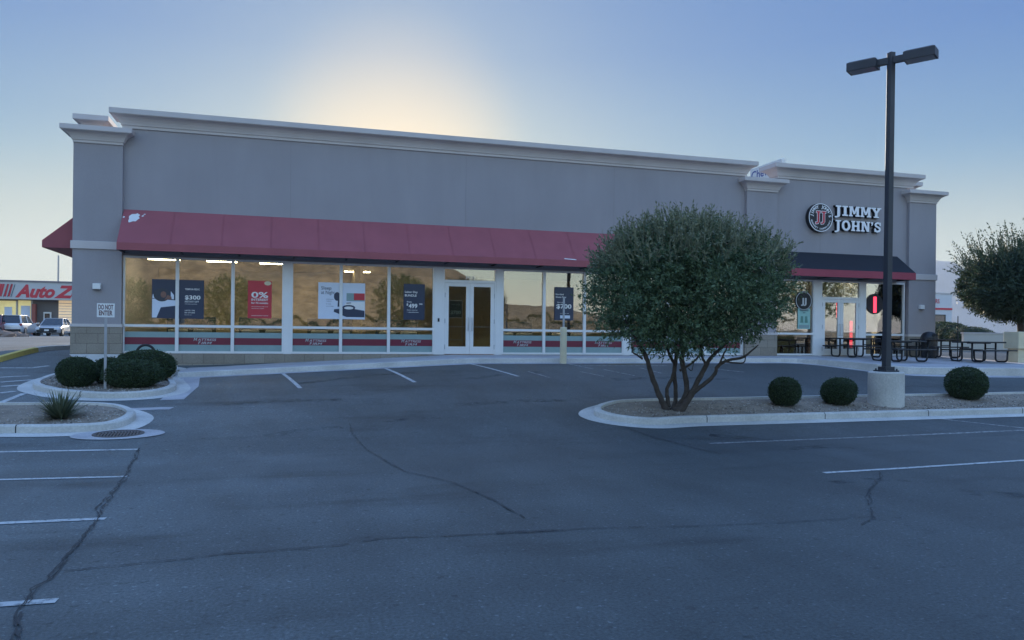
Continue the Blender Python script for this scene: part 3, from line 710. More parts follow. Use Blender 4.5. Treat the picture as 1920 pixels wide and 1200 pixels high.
# wall lights
def wlight(px, py):
    x, z = fac(px, py, FY-.18); o = MB(); o.box(x-.11,x+.11,FY-.27,FY-.145,z-.09,z+.09); b = o.build('wall_light', M['white_paint'], bd, bevel=.015)
    l = MB(); l.box(x-.09,x+.09,FY-.26,FY-.16,z-.105,z-.092); l.build('lens', M['dark_glass'], b)
wlight(182,537); wlight(1727,576)
# interiors
it = MB(); it.box(-6,17.5,FY+.4,45.7,1.1,1.205); it.box(17.7,25.85,FY+.4,45.7,1.1,1.205); it.build('interior_floor', M['floor_in'], bd)
it = MB(); it.box(-5.98,17.48,FY+.4,45.7,4.95,5.0); it.box(17.72,25.83,FY+.4,45.7,4.95,5.0); it.build('interior_ceiling', M['tile_in'], bd)
it = MB(); it.box(-5.98,17.48,40,40.1,1.21,4.94); it.box(17.72,25.83,33,33.1,1.21,4.94); it.box(3.0,3.12,34,39.9,1.21,4.94); it.build('interior_wall', M['interior'], bd)
lk = [(300,479),(308,487),(362,485),(412,483),(416,491),(471,489),(515,495),(670,510)]
lroot = None
names = ['far left end of the mattress shop']*7
def strip(x, y, label, grp, L=1.25):
    t = thing('ceiling_light', label, 'ceiling light', (x, y, 4.95), 0, grp)
    a = MB(); a.box(-L/2,L/2,-.06,.06,-.05,0); a.build('housing', M['white_paint'], t)
    b = MB(); b.box(-L/2+.02,L/2-.02,-.045,.045,-.085,-.052); b.build('tube', M['lamp_on'], t); return t
ords = ['first', 'second', 'third', 'fourth', 'fifth', 'sixth', 'seventh', 'eighth']
for i, (px, py) in enumerate(lk):
    q = ray(px, py); k = (4.88-EYE)/q.z; strip(q.x*k, q.y*k, 'lit fluorescent ceiling strip seen through the left windows, %s counted from the left' % ords[i], 'lit ceiling strips in the mattress shop')
for yy in (28.2, 30.2):  # extra strip lamps added to brighten the interior, mostly out of view
    for xx in (-4.2, -1.2, 1.6, 4.6, 7.6, 10.6, 13.4): strip(xx, yy, 'fluorescent ceiling strip just behind the shop front, mostly hidden by the window head', 'front rows of ceiling strips', 1.4)
q = ray(1588, 526); k = (4.7-EYE)/q.z; strip(q.x*k, min(q.y*k, 32.), 'lit ceiling strip above the sandwich shop entrance doors', 'lit ceiling strips in the sandwich shop', 1.6)
M['bed_dark'] = mat('bed_fabric', (.02, .026, .04), .85, .15, 3)
def bed(x, y, rz, label):
    t = thing('display_bed', label, 'bed', (x, y, 1.205), rz, 'beds on show in the mattress shop')
    a = MB(); a.box(-.8,.8,-1,1,.08,.36); a.build('base', M['bed_dark'], t, bevel=.03)
    a = MB(); a.box(-.8,.8,-1,1,.37,.66); a.build('mattress', M['bed_dark'], t, bevel=.06)
    a = MB(); a.box(-.82,.82,1.01,1.08,.0,1.25); a.build('headboard', M['bed_dark'], t, bevel=.03)
    for s in (-1,1):
        a = MB(); a.box(s*.4-.3,s*.4+.3,.5,.95,.665,.8); a.build('pillow', M['sticker_grey'], t, bevel=.06)
for x, lb in ((-3.3,'dark display bed behind the poster with the sleeper'),(-.9,'dark display bed behind the red poster'),(1.5,'dark display bed behind the pale poster'),(4.0,'dark display bed behind the navy holiday poster'),(8.6,'dark display bed just right of the shop doors'),(10.9,'dark display bed behind the bollard')): bed(x, 28.4, 0, lb)

# ------------------------------------------------------------------ posters inside the glass
YP = FY+.026
def poster(name, label, c0, c1, sheet, cat='poster'):
    (x0, z1), (x1, z0) = fac(*c0, YP), fac(*c1, YP)
    t = thing(name, label, cat, ((x0+x1)/2, YP, z0)); W, H = x1-x0, z1-z0
    s = MB(); s.box(-W/2,W/2,0,.006,0,H); s.build('sheet', sheet, t); return t, W, H
def letters(t, rows, m, name='lettering'):
    mb = MB()
    for s, x, z, h, al, bo, wd in rows: text_into(mb, s, x, -.004, z, h, align=al, bold=bo, width=wd)
    mb.build(name, m, t)
t, W, H = poster('window_poster', 'wide navy window poster with a sleeper in white bedding and a $300 offer', (285,523), (382,598), M['navy'])
pic = MB(); x0 = -W/2
pic.prism_y([(x0+.01,.62*0+.02),(x0+.14,.02),(x0+.26,.28*H),(x0+.52*W,.34*H),(x0+.52*W,.46*H),(x0+.01,.50*H)],-.003,-.001,0)
pic.prism_y([(x0+.01,.52*H),(x0+.18*W,.48*H),(x0+.18*W,.53*H),(x0+.03,.62*H)],-.003,-.001,0)
pic.prism_y([(x0+.36*W,.50*H),(x0+.42*W,.49*H),(x0+.42*W,.6*H),(x0+.36*W,.70*H)],-.003,-.001,0)
n = 16
pic.prism_y([(x0+.19*W+.16*W*math.cos(2*math.pi*k/n), .60*H+.17*H*math.sin(2*math.pi*k/n)) for k in range(n)],-.006,-.0035,1)
pic.prism_y([(x0+.22*W+.055*W*math.cos(2*math.pi*k/n), .61*H+.08*H*math.sin(2*math.pi*k/n)) for k in range(n)],-.009,-.0065,2)
pic.prism_y([(x0+.24*W,.48*H),(x0+.38*W,.49*H),(x0+.37*W,.56*H),(x0+.3*W,.60*H)],-.008,-.0065,2)
pic.build('picture', [M['poster_white'], M['poster_dark'], M['skin_print']], t)
X_ = x0+.63*W
letters(t, [('TEMPUR-PEDIC',X_,.74*H,.055,'LEFT',.02,.44),('$300',X_,.50*H,.13,'LEFT',.022,.46),('INSTANT GIFT',X_,.42*H,.055,'LEFT',.01,.42),('with select purchase',X_,.37*H,.03,'LEFT',0,.36),('LIMITED TIME',X_,.20*H,.035,'LEFT',.01,.30),('IN STORE',X_,.14*H,.04,'LEFT',.01,.3),('hurry in',X_,.09*H,.03,'LEFT',0,.2)], M['white_paint'])
t, W, H = poster('window_poster', 'red window poster offering 0% interest beside the wide white mullion', (465,526), (509,597), M['poster_red'])
letters(t, [('0%',0,.55*H,.19,'CENTER',.02,.52),('INTEREST',0,.465*H,.075,'CENTER',.018,.52),('for 72 months',0,.385*H,.06,'CENTER',.02,.52),('on purchases with card',0,.30*H,.03,'CENTER',0,.5),('see store for details',-.06,.25*H,.03,'CENTER',0,.38),('minimum purchase required',0,.06*H,.03,'CENTER',.005,.52)], M['white_paint'])
bg_ = MB(); bg_.prism_y([(W*.33+.11*math.cos(2*math.pi*k/14), H*.94+.07*math.sin(2*math.pi*k/14)) for k in range(14)],-.006,-.001); bg_.build('badge', M['cream'], t)
t, W, H = poster('window_poster', 'wide pale blue window poster reading Sleep at Night with a bedroom picture', (597,529), (684,599), M['poster_white'])
letters(t, [('Sleep',-.44*W,.80*H,.12,'LEFT',.0,.33),('at Night',-.44*W,.68*H,.12,'LEFT',.0,.44),('cooling comfort',-.33*W,.53*H,.03,'LEFT',0,.24),('support',-.33*W,.48*H,.03,'LEFT',0,.18),('for every',-.33*W,.40*H,.03,'LEFT',0,.16),('kind of sleeper',-.33*W,.34*H,.03,'LEFT',0,.26)], M['navy'])
pic = MB()
pic.prism_y([(.1*W,.5*H),(.5*W-.01,.5*H),(.5*W-.01,.72*H),(.1*W,.72*H)],-.003,-.001,3)
pic.prism_y([(.26*W,.53*H),(.5*W-.012,.53*H),(.5*W-.012,.72*H),(.26*W,.72*H)],-.006,-.0035,0)
pic.prism_y([(-.1*W+.07*W*math.cos(2*math.pi*k/n), .62*H+.12*H*math.sin(2*math.pi*k/n)) for k in range(n)],-.003,-.001,1)
pic.prism_y([(-.09*W,.34*H),(0,.34*H),(.0,.56*H),(-.08*W,.55*H)],-.004,-.0032,1)
pic.prism_y([(-.17*W,.2*H),(.1*W,.06*H),(.49*W,.06*H),(.49*W,.24*H),(.2*W,.3*H),(-.16*W,.27*H)],-.006,-.0035,1)
pic.prism_y([(.0*W,.27*H),(.49*W,.27*H),(.49*W,.48*H),(.1*W,.46*H)],-.003,-.001,2)
pic.prism_y([(.15*W+.14*W*math.cos(2*math.pi*k/n), .32*H+.075*H*math.sin(2*math.pi*k/n)) for k in range(n)],-.008,-.0065,1)
pic.prism_y([(.15*W+.10*W*math.cos(2*math.pi*k/n), .31*H+.04*H*math.sin(2*math.pi*k/n)) for k in range(n)],-.010,-.0085,2)
pic.prism_y([(.1*W,.43*H),(.2*W,.44*H),(.2*W,.46*H),(.1*W,.455*H)],-.006,-.0045,1)
pic.build('picture', [M['poster_red'], M['navy'], M['white_paint'], M['sticker_pale']], t)
letters(t, [('MATTRESS',.38*W,.60*H,.035,'CENTER',.02,.2)], M['white_paint'], 'small_lettering')
t, W, H = poster('window_poster', 'narrow navy Labor Day bundle poster with a $499 price left of the doors', (757,532), (796,600), M['navy'])
letters(t, [('Labor Day',-.44*W,.75*H,.07,'LEFT',.02,.44),('BUNDLE',-.44*W,.65*H,.075,'LEFT',.02,.40),('From',-.34*W,.48*H,.05,'LEFT',.02,.16),('$',-.36*W,.40*H,.07,'LEFT',.03,.06),('499',-.26*W,.33*H,.15,'LEFT',.025,.30),('99',.24*W,.42*H,.05,'LEFT',.02,.11),('Queen mattress',-.34*W,.26*H,.035,'LEFT',.01,.36),('+ adjustable base',-.34*W,.20*H,.035,'LEFT',.01,.40)], M['white_paint'])
t, W, H = poster('window_poster', 'narrow navy poster with a $700 saving behind the bollard', (1040,538), (1075,601), M['navy'])
letters(t, [('King Bed',-.44*W,.76*H,.055,'LEFT',.02,.30),('Queen Price',-.44*W,.68*H,.055,'LEFT',.02,.40),('Save up to',-.36*W,.53*H,.04,'LEFT',.01,.3),('$700',-.40*W,.36*H,.16,'LEFT',.025,.58),('on select sets',-.2*W,.20*H,.03,'LEFT',.0,.34)], M['white_paint'])
b_ = MB(); b_.prism_y([(-.2*W,.06*H),(.32*W,.06*H),(.32*W,.15*H),(-.2*W,.15*H)],-.004,-.001); b_.build('button', M['poster_white'], t)
# poster stand inside the left door
(x0, z1), (x1, z0) = fac(843,564,FY+.9), fac(866,595,FY+.9)
t = thing('poster_stand', 'dark sign stand with a $700 sign just inside the left glass door', 'sign stand', ((x0+x1)/2, FY+.9, 1.21)); W = x1-x0
a = MB(); a.box(-W/2,W/2,0,.01,z0-1.21,z1-1.21); a.build('sheet', M['poster_dark'], t)
a = MB()
for s in (-1,1): a.tube([(s*(W/2+.02),.005,0),(s*(W/2+.02),.005,z1-1.2)],.015,6)
a.box(-W/2-.02,W/2+.02,-.01,.02,z1-1.21,z1-1.18); a.box(-W/2-.02,W/2+.02,-.01,.02,z0-1.24,z0-1.21); a.box(-W/2,W/2,-.01,.02,.5,.53); a.build('frame', M['galv'], t)
letters(t, [('SAVE UP TO',0,z1-1.21-.15,.05,'CENTER',.01,.3),('$700',0,z0-1.21+.12,.12,'CENTER',.04,.38)], M['sticker_pale'])
# sandwich shop window signs
t, W, H = poster('window_poster', 'pale green and blue menu poster in the sandwich shop window', (1496,578), (1519,617), mat('menu_print', (.28,.5,.46), .5, .1, 6))
letters(t, [('SANDWICHES',0,.86*H,.05,'CENTER',.01,W*.7),('NEW',0,.76*H,.05,'CENTER',.02,W*.2)], M['navy'])
a = MB(); a.prism_y([(-.3*W,.3*H),(-.05*W,.3*H),(-.08*W,.62*H),(-.25*W,.62*H)],-.004,-.001); a.prism_y([(.05*W,.3*H),(.3*W,.3*H),(.25*W,.62*H),(.08*W,.62*H)],-.004,-.001); a.prism_y([(-.42*W,.05*H),(.42*W,.05*H),(.42*W,.2*H),(-.42*W,.2*H)],-.004,-.001,1); a.build('picture', [mat('menu_dark',(.1,.24,.2),.5,.1,6), M['sticker_pale']], t)
def disc(name, label, px, py, r, fn):
    x, z = fac(px, py, YP); t = thing(name, label, 'sign', (x, YP, z)); n = 36
    a = MB(); a.prism_y([(r*math.cos(2*math.pi*k/n), r*math.sin(2*math.pi*k/n)) for k in range(n)],0,.03); a.build('disc', M['black_paint'], t); fn(t, r); return t
def neon_bar(t, r):
    a = MB(); a.box(-.075,.075,-.03,-.004,-.36,.30); a.build('neon_tube', M['neon'], t, bevel=.02)
disc('neon_sign', 'round black window sign with a glowing red upright bar right of the doors', 1640, 570, .42, neon_bar)
def ring_(t, r):
    a = MB(); n = 36; a.rings([[(q*math.cos(2*math.pi*k/n), -.006, q*math.sin(2*math.pi*k/n)) for k in range(n)] for q in (r*.93, r*.86)], cap=False); a.build('ring', M['sticker_grey'], t)
    letters(t, [('JJ',0,-.12,.24,'CENTER',.03,.26)], M['sticker_grey'])
disc('round_sign', 'round dark window sign with double J emblem above the menu poster', 1507, 564, .40, ring_)
x, z = fac(1596, 600, FY+.6); t = thing('reflection_bar', 'tall glowing red upright tube sign inside the sandwich shop door', 'sign', (x, FY+.6, 1.21))
a = MB(); a.box(-.06,.06,-.03,.03,.35,1.45); a.build('neon_tube', M['neon'], t, bevel=.02)  # added glowing bar stands in for a red reflection in the door glass
a = MB(); a.box(-.02,.02,-.02,.02,.0,.348); a.box(-.15,.15,-.12,.12,0,.03); a.build('stand', M['black_metal'], t)
x, z = fac(1571, 580, FY+.5); t = thing('neon_sign', 'short glowing red bar sign at the top of the left sandwich shop door', 'sign', (x, FY+.5, z))
a = MB(); a.box(-.07,.07,-.03,.03,-.35,.28); a.build('neon_tube', M['neon'], t, bevel=.02); a = MB(); a.tube([(0,0,.28),(0,0,4.94-z)],.008,6); a.build('cord', M['black_metal'], t)
x, z = fac(1684, 572, FY+.5); t = thing('neon_sign', 'glowing red bar sign on a black board inside the rightmost shop window', 'sign', (x, FY+.5, z))
a = MB(); a.box(-.07,.07,-.05,-.02,-.35,.30); a.build('neon_tube', M['neon'], t, bevel=.02); a = MB(); a.box(0.0,.3,-.018,.02,-.6,.6); a.tube([(.1,0,.6),(.1,0,4.94-z)],.008,6); a.build('board', M['black_paint'], t)
# counter and stools inside the sandwich shop
t = thing('counter', 'dark wooden serving counter at the back of the sandwich shop', 'counter', (21.8, 31.2, 1.21))
a = MB(); a.box(-3,3,-.35,.35,0,1.0); a.build('cabinet', mat('counter_wood',(.06,.035,.025),.6,.2,5), t); a = MB(); a.box(-3.05,3.05,-.42,.42,1.005,1.06); a.build('top', M['sticker_grey'], t)
for i, xx in enumerate((-1.2, .5)):
    pass
t = thing('menu_board', 'dark wall menu board behind the sandwich shop counter', 'menu board', (21.8, 32.95, 3.3)); a = MB(); a.box(-2.2,2.2,-.05,.02,0,1.1); a.build('board', M['black_paint'], t)
a = MB()
for i in range(4): a.box(-2.1+i*1.08,-1.15+i*1.08,-.06,-.052,.08,1.02)
a.build('panel', mat('menu_panel',(.16,.13,.11),.5,.4,9), t)

# ------------------------------------------------------------------ sandwich shop wall sign
SB, SH = .26, .15
def bx2(x0,x1,z0,z1): return [(x0,z0),(x1,z0),(x1,z1),(x0,z1)]
def ribbon2(pts, wd):
    out = []
    for i in range(len(pts)-1):
        a, b = Vector(pts[i]), Vector(pts[i+1]); d = (b-a).normalized(); n = Vector((-d.y,d.x))*wd/2; e = d*wd*.18
        out.append([tuple(a-e-n), tuple(b+e-n), tuple(b+e+n), tuple(a-e+n)])
    return out
def gl_O():
    n = 20; out = []
    for k in range(n):
        a, b = 2*math.pi*k/n, 2*math.pi*(k+1.02)/n
        out.append([(.46+.22*math.cos(a),.5+.33*math.sin(a)),(.46+.46*math.cos(a),.5+.52*math.sin(a)),(.46+.46*math.cos(b),.5+.52*math.sin(b)),(.46+.22*math.cos(b),.5+.33*math.sin(b))])
    return out
def gl_S():
    pts = [(.66,.78),(.62,.9),(.40,.93),(.20,.86),(.14,.72),(.24,.59),(.46,.50),(.60,.41),(.64,.26),(.54,.12),(.34,.07),(.16,.13),(.10,.26)]
    return ribbon2(pts, .19) + [bx2(.60,.72,.64,.98), bx2(.04,.16,.02,.38)]
GL = {
 'I': (.56, [bx2(.15,.41,.14,.86), bx2(0,.56,0,.14), bx2(0,.56,.86,1)]),
 'J': (.62, [bx2(.22,.48,.02,.86), bx2(.06,.62,.86,1), [(-.04,-.20),(.12,-.22),(.30,-.16),(.44,-.06),(.48,.02),(.22,.02),(.16,-.06),(-.04,-.07)], bx2(-.04,.12,-.2,-.06)]),
 'M': (1.06, [bx2(.09,.29,.14,.86), bx2(.76,1.0,.14,.86), bx2(0,.38,0,.14), bx2(.66,1.08,0,.14), bx2(0,.30,.86,1), bx2(.76,1.08,.86,1), [(.14,1),(.36,1),(.60,.22),(.46,.22)], [(.72,1),(.94,1),(.60,.22),(.46,.22)]]),
 'Y': (.92, [bx2(.33,.59,.13,.46), bx2(.2,.72,0,.13), [(.05,.88),(.33,.88),(.59,.44),(.33,.44)], [(.60,.88),(.85,.88),(.59,.44),(.40,.44)], bx2(-.03,.42,.87,1), bx2(.52,.95,.87,1)]),
 'O': (.94, gl_O()),
 'H': (.98, [bx2(.09,.35,.13,.87), bx2(.63,.89,.13,.87), bx2(.35,.63,.42,.58), bx2(0,.43,0,.13), bx2(.55,.98,0,.13), bx2(0,.43,.87,1), bx2(.55,.98,.87,1)]),
 'N': (.98, [bx2(.09,.29,.13,.87), bx2(.69,.89,.0,.87), bx2(0,.4,0,.13), bx2(0,.3,.87,1), bx2(.58,1,.87,1), [(.10,1),(.38,1),(.89,0),(.63,0)]]),
 "'": (.26, [[(.04,.62),(.14,.62),(.24,.8),(.24,1),(.04,1),(.04,.82),(.12,.8)]]),
 'S': (.76, gl_S())}
def slab(mbs, s, x, z, h, W, y):
    """builds white faces into mbs[0], black returns into mbs[1]"""
    tot = sum(GL[c][0] for c in s) + .09*(len(s)-1); kx = W/tot; cx = x
    for c in s:
        w_, polys = GL[c]
        for i, p in enumerate(polys):
            pp = [(cx+a*kx, z+b*h) for a, b in p]; e = i*.0012
            mbs[0].prism_y(pp, y-.012-e, y-.002-e*.2)
            mx_ = sum(a for a, b in pp)/len(pp); mz_ = sum(b for a, b in pp)/len(pp)
            grow = [(a+.012*(1 if a > mx_ else -1), b+.012*(1 if b > mz_ else -1)) for a, b in pp]
            mbs[1].prism_y(grow, y-.001, y+.13+e*2)
        cx += (w_+.09)*kx
sg = thing('shop_sign', 'white slab letters and round black emblem of the sandwich shop on the grey wall', 'sign', (20.5, FY, 6.77))
YS = FY-.14
wf, bk = MB(), MB()
xa, za = fac(1565.5,403.8,YS); xb, zt = fac(1651.4,384.6,YS); _, zc = fac(1565.5,384.6,YS); hh = zc-za
_, za2 = fac(1565.5,431.3,YS)
slab((wf,bk), 'JIMMY', xa, za, hh, xb-xa, YS); slab((wf,bk), "JOHN'S", xa, za2, hh, xb-xa+.01, YS)
M['sign_white'] = mat('sign_white', (.82,.82,.84), .4, .02, 3)
for o, n_, m_ in ((wf,'lettering',M['sign_white']),(bk,'letter_return',M['black_paint'])):
    o.v = [(a-20.5,b-FY,c-6.77) for a,b,c in o.v]; o.build(n_, m_, sg)
cx, cz = fac(1538.5,408,YS-.04); cx -= 20.5; cz -= 6.77; n = 48; r = .575; yR = -.2
a = MB(); a.prism_y([(cx+r*math.cos(2*math.pi*k/n), cz+r*math.sin(2*math.pi*k/n)) for k in range(n)], yR, -.004); a.build('roundel', M['black_paint'], sg)
a = MB(); a.rings([[(cx+q*math.cos(2*math.pi*k/n), yR-.004, cz+q*math.sin(2*math.pi*k/n)) for k in range(n)] for q in (r*.985, r*.93)], cap=False)
def arc_text(s, rad, a0, a1, h, flip=False):
    for i, c in enumerate(s):
        if c == ' ': continue
        t = R(a0+(a1-a0)*(i+.5)/len(s)); ux = Vector((math.sin(t),0,-math.cos(t))); uz = Vector((math.cos(t),0,math.sin(t)))
        if flip: ux, uz = -ux, -uz
        rr = rad if not flip else rad+h
        text_into(a, c, cx+rr*math.cos(t), yR-.005, cz+rr*math.sin(t), h, bold=.03, ax=ux, up=uz)
arc_text("JIMMY JOHN'S", r*.66, 178, 2, .125); arc_text("GOURMET SANDWICHES", r*.72, 192, 348, .065, True)
a.build('emblem_lettering', M['sign_white'], sg)
a, a2 = MB(), MB(); kj, hj = .33, .42
for i, xo in enumerate((-.235, .02)):
    for j, p in enumerate(GL['J'][1]):
        pp = [(cx+xo+u*kj, cz-.17+v*hj) for u, v in p]; mx_ = sum(q[0] for q in pp)/len(pp); mz_ = sum(q[1] for q in pp)/len(pp)
        a.prism_y([(u+.022*(1 if u > mx_ else -1), v+.022*(1 if v > mz_ else -1)) for u, v in pp], yR-.006-j*.001, yR-.004); a2.prism_y(pp, yR-.014-j*.001, yR-.011)
a.build('emblem_outline', M['sign_white'], sg); a2.build('emblem', M['red_paint'], sg)

# ------------------------------------------------------------------ vegetation
def leaf_cloud(base, dirs, L, W):
    """quads: centre base (n,3), direction dirs (n,3), length L (n), width W (n)"""
    n = len(base); d = dirs/np.linalg.norm(dirs, axis=1, keepdims=True)
    r = rng.normal(size=(n,3)); s = np.cross(d, r); s /= np.linalg.norm(s, axis=1, keepdims=True)+1e-9
    L = np.asarray(L)[:,None]; W = np.asarray(W)[:,None]
    V = np.stack([base, base+d*L*.45+s*W*.5, base+d*L, base+d*L*.45-s*W*.5], 1).reshape(-1,3)
    F = np.arange(4*n).reshape(-1,4); return V, F
def lump(d, k, seed):
    g = np.random.default_rng(seed); o = np.zeros(len(d))
    for _ in range(7):
        a = g.normal(size=3); a /= np.linalg.norm(a); o += np.clip(d@a, 0, 1)**6*g.uniform(-.5, 1)
    return 1+k*o
def crown_twigs(c, rad, ntw, seed, shell=.55, flat_bottom=0., lumps=.16):
    g = np.random.default_rng(seed)
    d = g.normal(size=(ntw,3)); d /= np.linalg.norm(d, axis=1, keepdims=True)
    rr = shell+(1-shell)*g.random(ntw)**.7; rr *= lump(d, lumps, seed)
    p = d*rr[:,None]
    if flat_bottom: p[:,2] = np.where(p[:,2] < 0, p[:,2]*(1-flat_bottom), p[:,2])
    return np.array(c)+p*np.array(rad), d
def foliage(c, rad, ntw, per, tl, ll, lw, seed, up=.35, shell=.5, lumps=.16, flat=0., sprouts=0, sp_len=.5):
    g = np.random.default_rng(seed+1)
    P, D = crown_twigs(c, rad, ntw, seed, shell, flat, lumps)
    q_ = P-np.array(c); cl_ = sum(np.sin(q_@g.normal(size=3)*2.6/max(rad)*2.2+g.uniform(0, 6.28)) for _ in range(6)); keep = cl_ > np.quantile(cl_, .12); P, D = P[keep], D[keep]; ntw = len(P)
    td = D+g.normal(size=D.shape)*.55; td[:,2] += up; td /= np.linalg.norm(td, axis=1, keepdims=True)
    tlen = tl*g.uniform(.5,1.3,ntw)
    B = []; DD = []
    for k in range(per):
        t = (k+g.random(ntw))/per; B.append(P+td*(tlen*t)[:,None]+g.normal(size=P.shape)*.018)
        q = td*.7+g.normal(size=P.shape)*.8; DD.append(q)
    global N_MAIN
    N_MAIN = sum(len(b) for b in B)
    if sprouts:
        sel = np.where(D[:,2] > .25)[0]; sel = g.choice(sel, min(sprouts, len(sel)), replace=False)
        sp = np.array(c)+D[sel]*np.array(rad)*lump(D[sel], lumps, seed)[:,None]*.95; sdv = D[sel]*.6+g.normal(size=(len(sel),3))*.3; sdv[:,2] += .7
        sdv /= np.linalg.norm(sdv, axis=1, keepdims=True); sL = sp_len*g.uniform(.3,1.1,len(sel))
        stem = (sp, sdv, sL)
        for k in range(14):
            t = (k+.5)/14; B.append(sp+sdv*(sL*t)[:,None]); DD.append(sdv*.9+g.normal(size=sp.shape)*.6)
    B = np.concatenate(B); DD = np.concatenate(DD); n = len(B)
    Ls, Ws = ll*g.uniform(.6,1.3,n), lw*g.uniform(.6,1.3,n)
    if sprouts:
        B = np.concatenate([B, stem[0]]); DD = np.concatenate([DD, stem[1]]); Ls = np.concatenate([Ls, stem[2]*1.05]); Ws = np.concatenate([Ws, np.full(len(stem[2]), .028)])
    return leaf_cloud(B, DD, Ls, Ws)

# big island tree
tb = at(1262, 768, .1); tb.z = lot(tb.x, tb.y)+.09
zc_ = tb.x*math.sin(PSI)+tb.y*math.cos(PSI); mpp = zc_/FPX
tree = thing('tree', 'multi-stemmed bushy tree with dense round crown on the kerbed island', 'tree', tb)
right = Vector((math.cos(PSI), -math.sin(PSI), 0)); back = Vector((math.sin(PSI), math.cos(PSI), 0))
def tp_(zx, zy, dp=0.): return right*((1060+zx/4.571-1262)*mpp)+Vector((0,0,-(600+zy/4.571-768)*mpp))+back*dp
trk = MB()
stems = [([(870,775,0),(850,735,0),(800,640,-.05),(730,470,-.1),(690,350,-.15),(640,250,-.2),(560,120,-.3),(480,0,-.4)],[.11,.085,.07,.062,.055,.05,.035,.015]),
 ([(885,740,.05),(880,690,.05),(878,590,.1),(930,480,.15),(955,400,.2),(920,330,.2),(885,230,.25),(840,60,.3)],[.06,.05,.045,.042,.04,.035,.03,.012]),
 ([(930,770,.1),(960,700,.2),(965,600,.25),(960,450,.35),(975,340,.4),(985,200,.5),(1000,0,.6)],[.07,.055,.05,.048,.045,.04,.015]),
 ([(930,775,0),(1000,700,0),(1040,600,0),(1025,450,.05),(1000,330,.1),(1030,210,.1),(1060,0,.15)],[.1,.08,.068,.06,.058,.05,.02]),
 ([(920,785,-.1),(980,760,-.1),(1060,640,-.15),(1120,500,-.2),(1180,385,-.2),(1230,300,-.25),(1350,180,-.3),(1500,20,-.3)],[.1,.1,.075,.06,.055,.04,.03,.012]),
 ([(1080,610,-.15),(1150,545,-.25),(1230,465,-.35),(1262,380,-.4),(1340,330,-.5),(1450,300,-.6),(1560,200,-.7)],[.06,.05,.045,.04,.032,.028,.012]),
 ([(1180,385,-.2),(1160,300,-.1),(1150,200,0),(1140,60,.1)],[.035,.028,.024,.012]), ([(985,430,.1),(1070,370,.0),(1130,300,-.1),(1160,200,-.15)],[.03,.026,.024,.014]),
 ([(645,330,-.15),(600,300,-.2),(560,275,-.2),(565,230,-.2)],[.024,.02,.018,.012]), ([(1262,390,-.4),(1300,300,-.45),(1330,200,-.5)],[.026,.022,.012]), ([(1300,345,-.45),(1390,350,-.6),(1450,345,-.65),(1460,280,-.65)],[.02,.018,.016,.012]),
 ([(955,400,.2),(990,320,.4),(1010,240,.5)],[.026,.022,.012]),([(1060,470-60,.1),(1100,450-20,.2),(1130,330,.3)],[.012,.010,.008])]
for pts, rd in stems:
    P_ = [tp_(*p) for p in pts]; Q = []; q_r = []
    for i in range(len(P_)-1):
        p0, p1, p2, p3 = P_[max(i-1,0)], P_[i], P_[i+1], P_[min(i+2,len(P_)-1)]
        for j in range(4):
            t = j/4; v = .5*((2*p1)+(p2-p0)*t+(2*p0-5*p1+4*p2-p3)*t*t+(3*p1-p0-3*p2+p3)*t**3)
            Q.append(v+Vector((random.uniform(-1,1),random.uniform(-1,1),0))*.008); q_r.append((rd[i]*(1-t)+rd[i+1]*t)*random.uniform(.92,1.1))
    Q.append(P_[-1]); q_r.append(rd[-1]); trk.tube(Q, [r_*.9 for r_ in q_r], 9)
trk.build('trunk', M['bark'], tree, smooth=True)
def px_off(px, py, dp=0.): return right*((px-1262)*mpp)+Vector((0,0,-(py-768)*mpp))+back*dp
cc = px_off(1288, 546); rx, rz = 190*mpp, 130*mpp
Vs, Fs = [], []; nv = 0; mi_ = []
for (ox, oz, oy, kx, ky, kz, nt_, sp_) in [(0,0,0,.98,.9,.98,3200,620),(-.42,.05,.1,.52,.6,.78,1100,120),(.36,.0,-.1,.50,.6,.80,1100,120),(.0,-.30,0,.80,.75,.66,1200,0),(-.1,.42,0,.66,.6,.50,700,240),(.35,.30,.1,.5,.5,.55,600,120)]:
    c_ = cc+right*(ox*rx)+Vector((0,0,oz*rz))+back*(oy*rx)
    V, F_ = foliage(c_, (rx*kx, rx*ky, rz*kz), nt_, 13, .26, .085, .032, int(1000+ox*100+oz*77), shell=.42, lumps=.17, flat=.12, sprouts=sp_, sp_len=.55)
    Vs.append(V); Fs.append(F_+nv); nv += len(V); mi_ += [0]*N_MAIN+[1]*(len(F_)-N_MAIN)
crown_o = big_mesh('crown', np.concatenate(Vs), np.concatenate(Fs), [M['leaf'], M['leaf_young']], tree); crown_o.data.polygons.foreach_set('material_index', mi_)

# tree beyond the patio
def simple_tree(label, loc, cz, rad, ntw, seed, mt, trunk_r=.14, group=None, sprouts=200, spl=.6, per=12, ll=.1, lw=.035):
    t = thing('tree', label, 'tree', loc, 0, group)
    k = MB(); k.tube([(0,0,-.05),(.03,.02,cz*.3),(-.04,.05,cz*.6),(.02,0,cz)],[trunk_r*1.2,trunk_r,trunk_r*.85,trunk_r*.4],9)
    for i in range(5):
        a_ = i*1.26; k.tube([(-.03,.04,cz*.55),(math.cos(a_)*rad[0]*.3,math.sin(a_)*rad[1]*.3,cz*.8),(math.cos(a_)*rad[0]*.6,math.sin(a_)*rad[1]*.6,cz*1.1)],[trunk_r*.5,trunk_r*.35,.02],7)
    k.build('trunk', M['bark'], t, smooth=True)
    V, F_ = foliage((0,0,cz), rad, ntw, per, .35, ll, lw, seed, shell=.4, lumps=.12, flat=.15, sprouts=sprouts, sp_len=spl)
    big_mesh('crown', V, F_, mt, t); return t
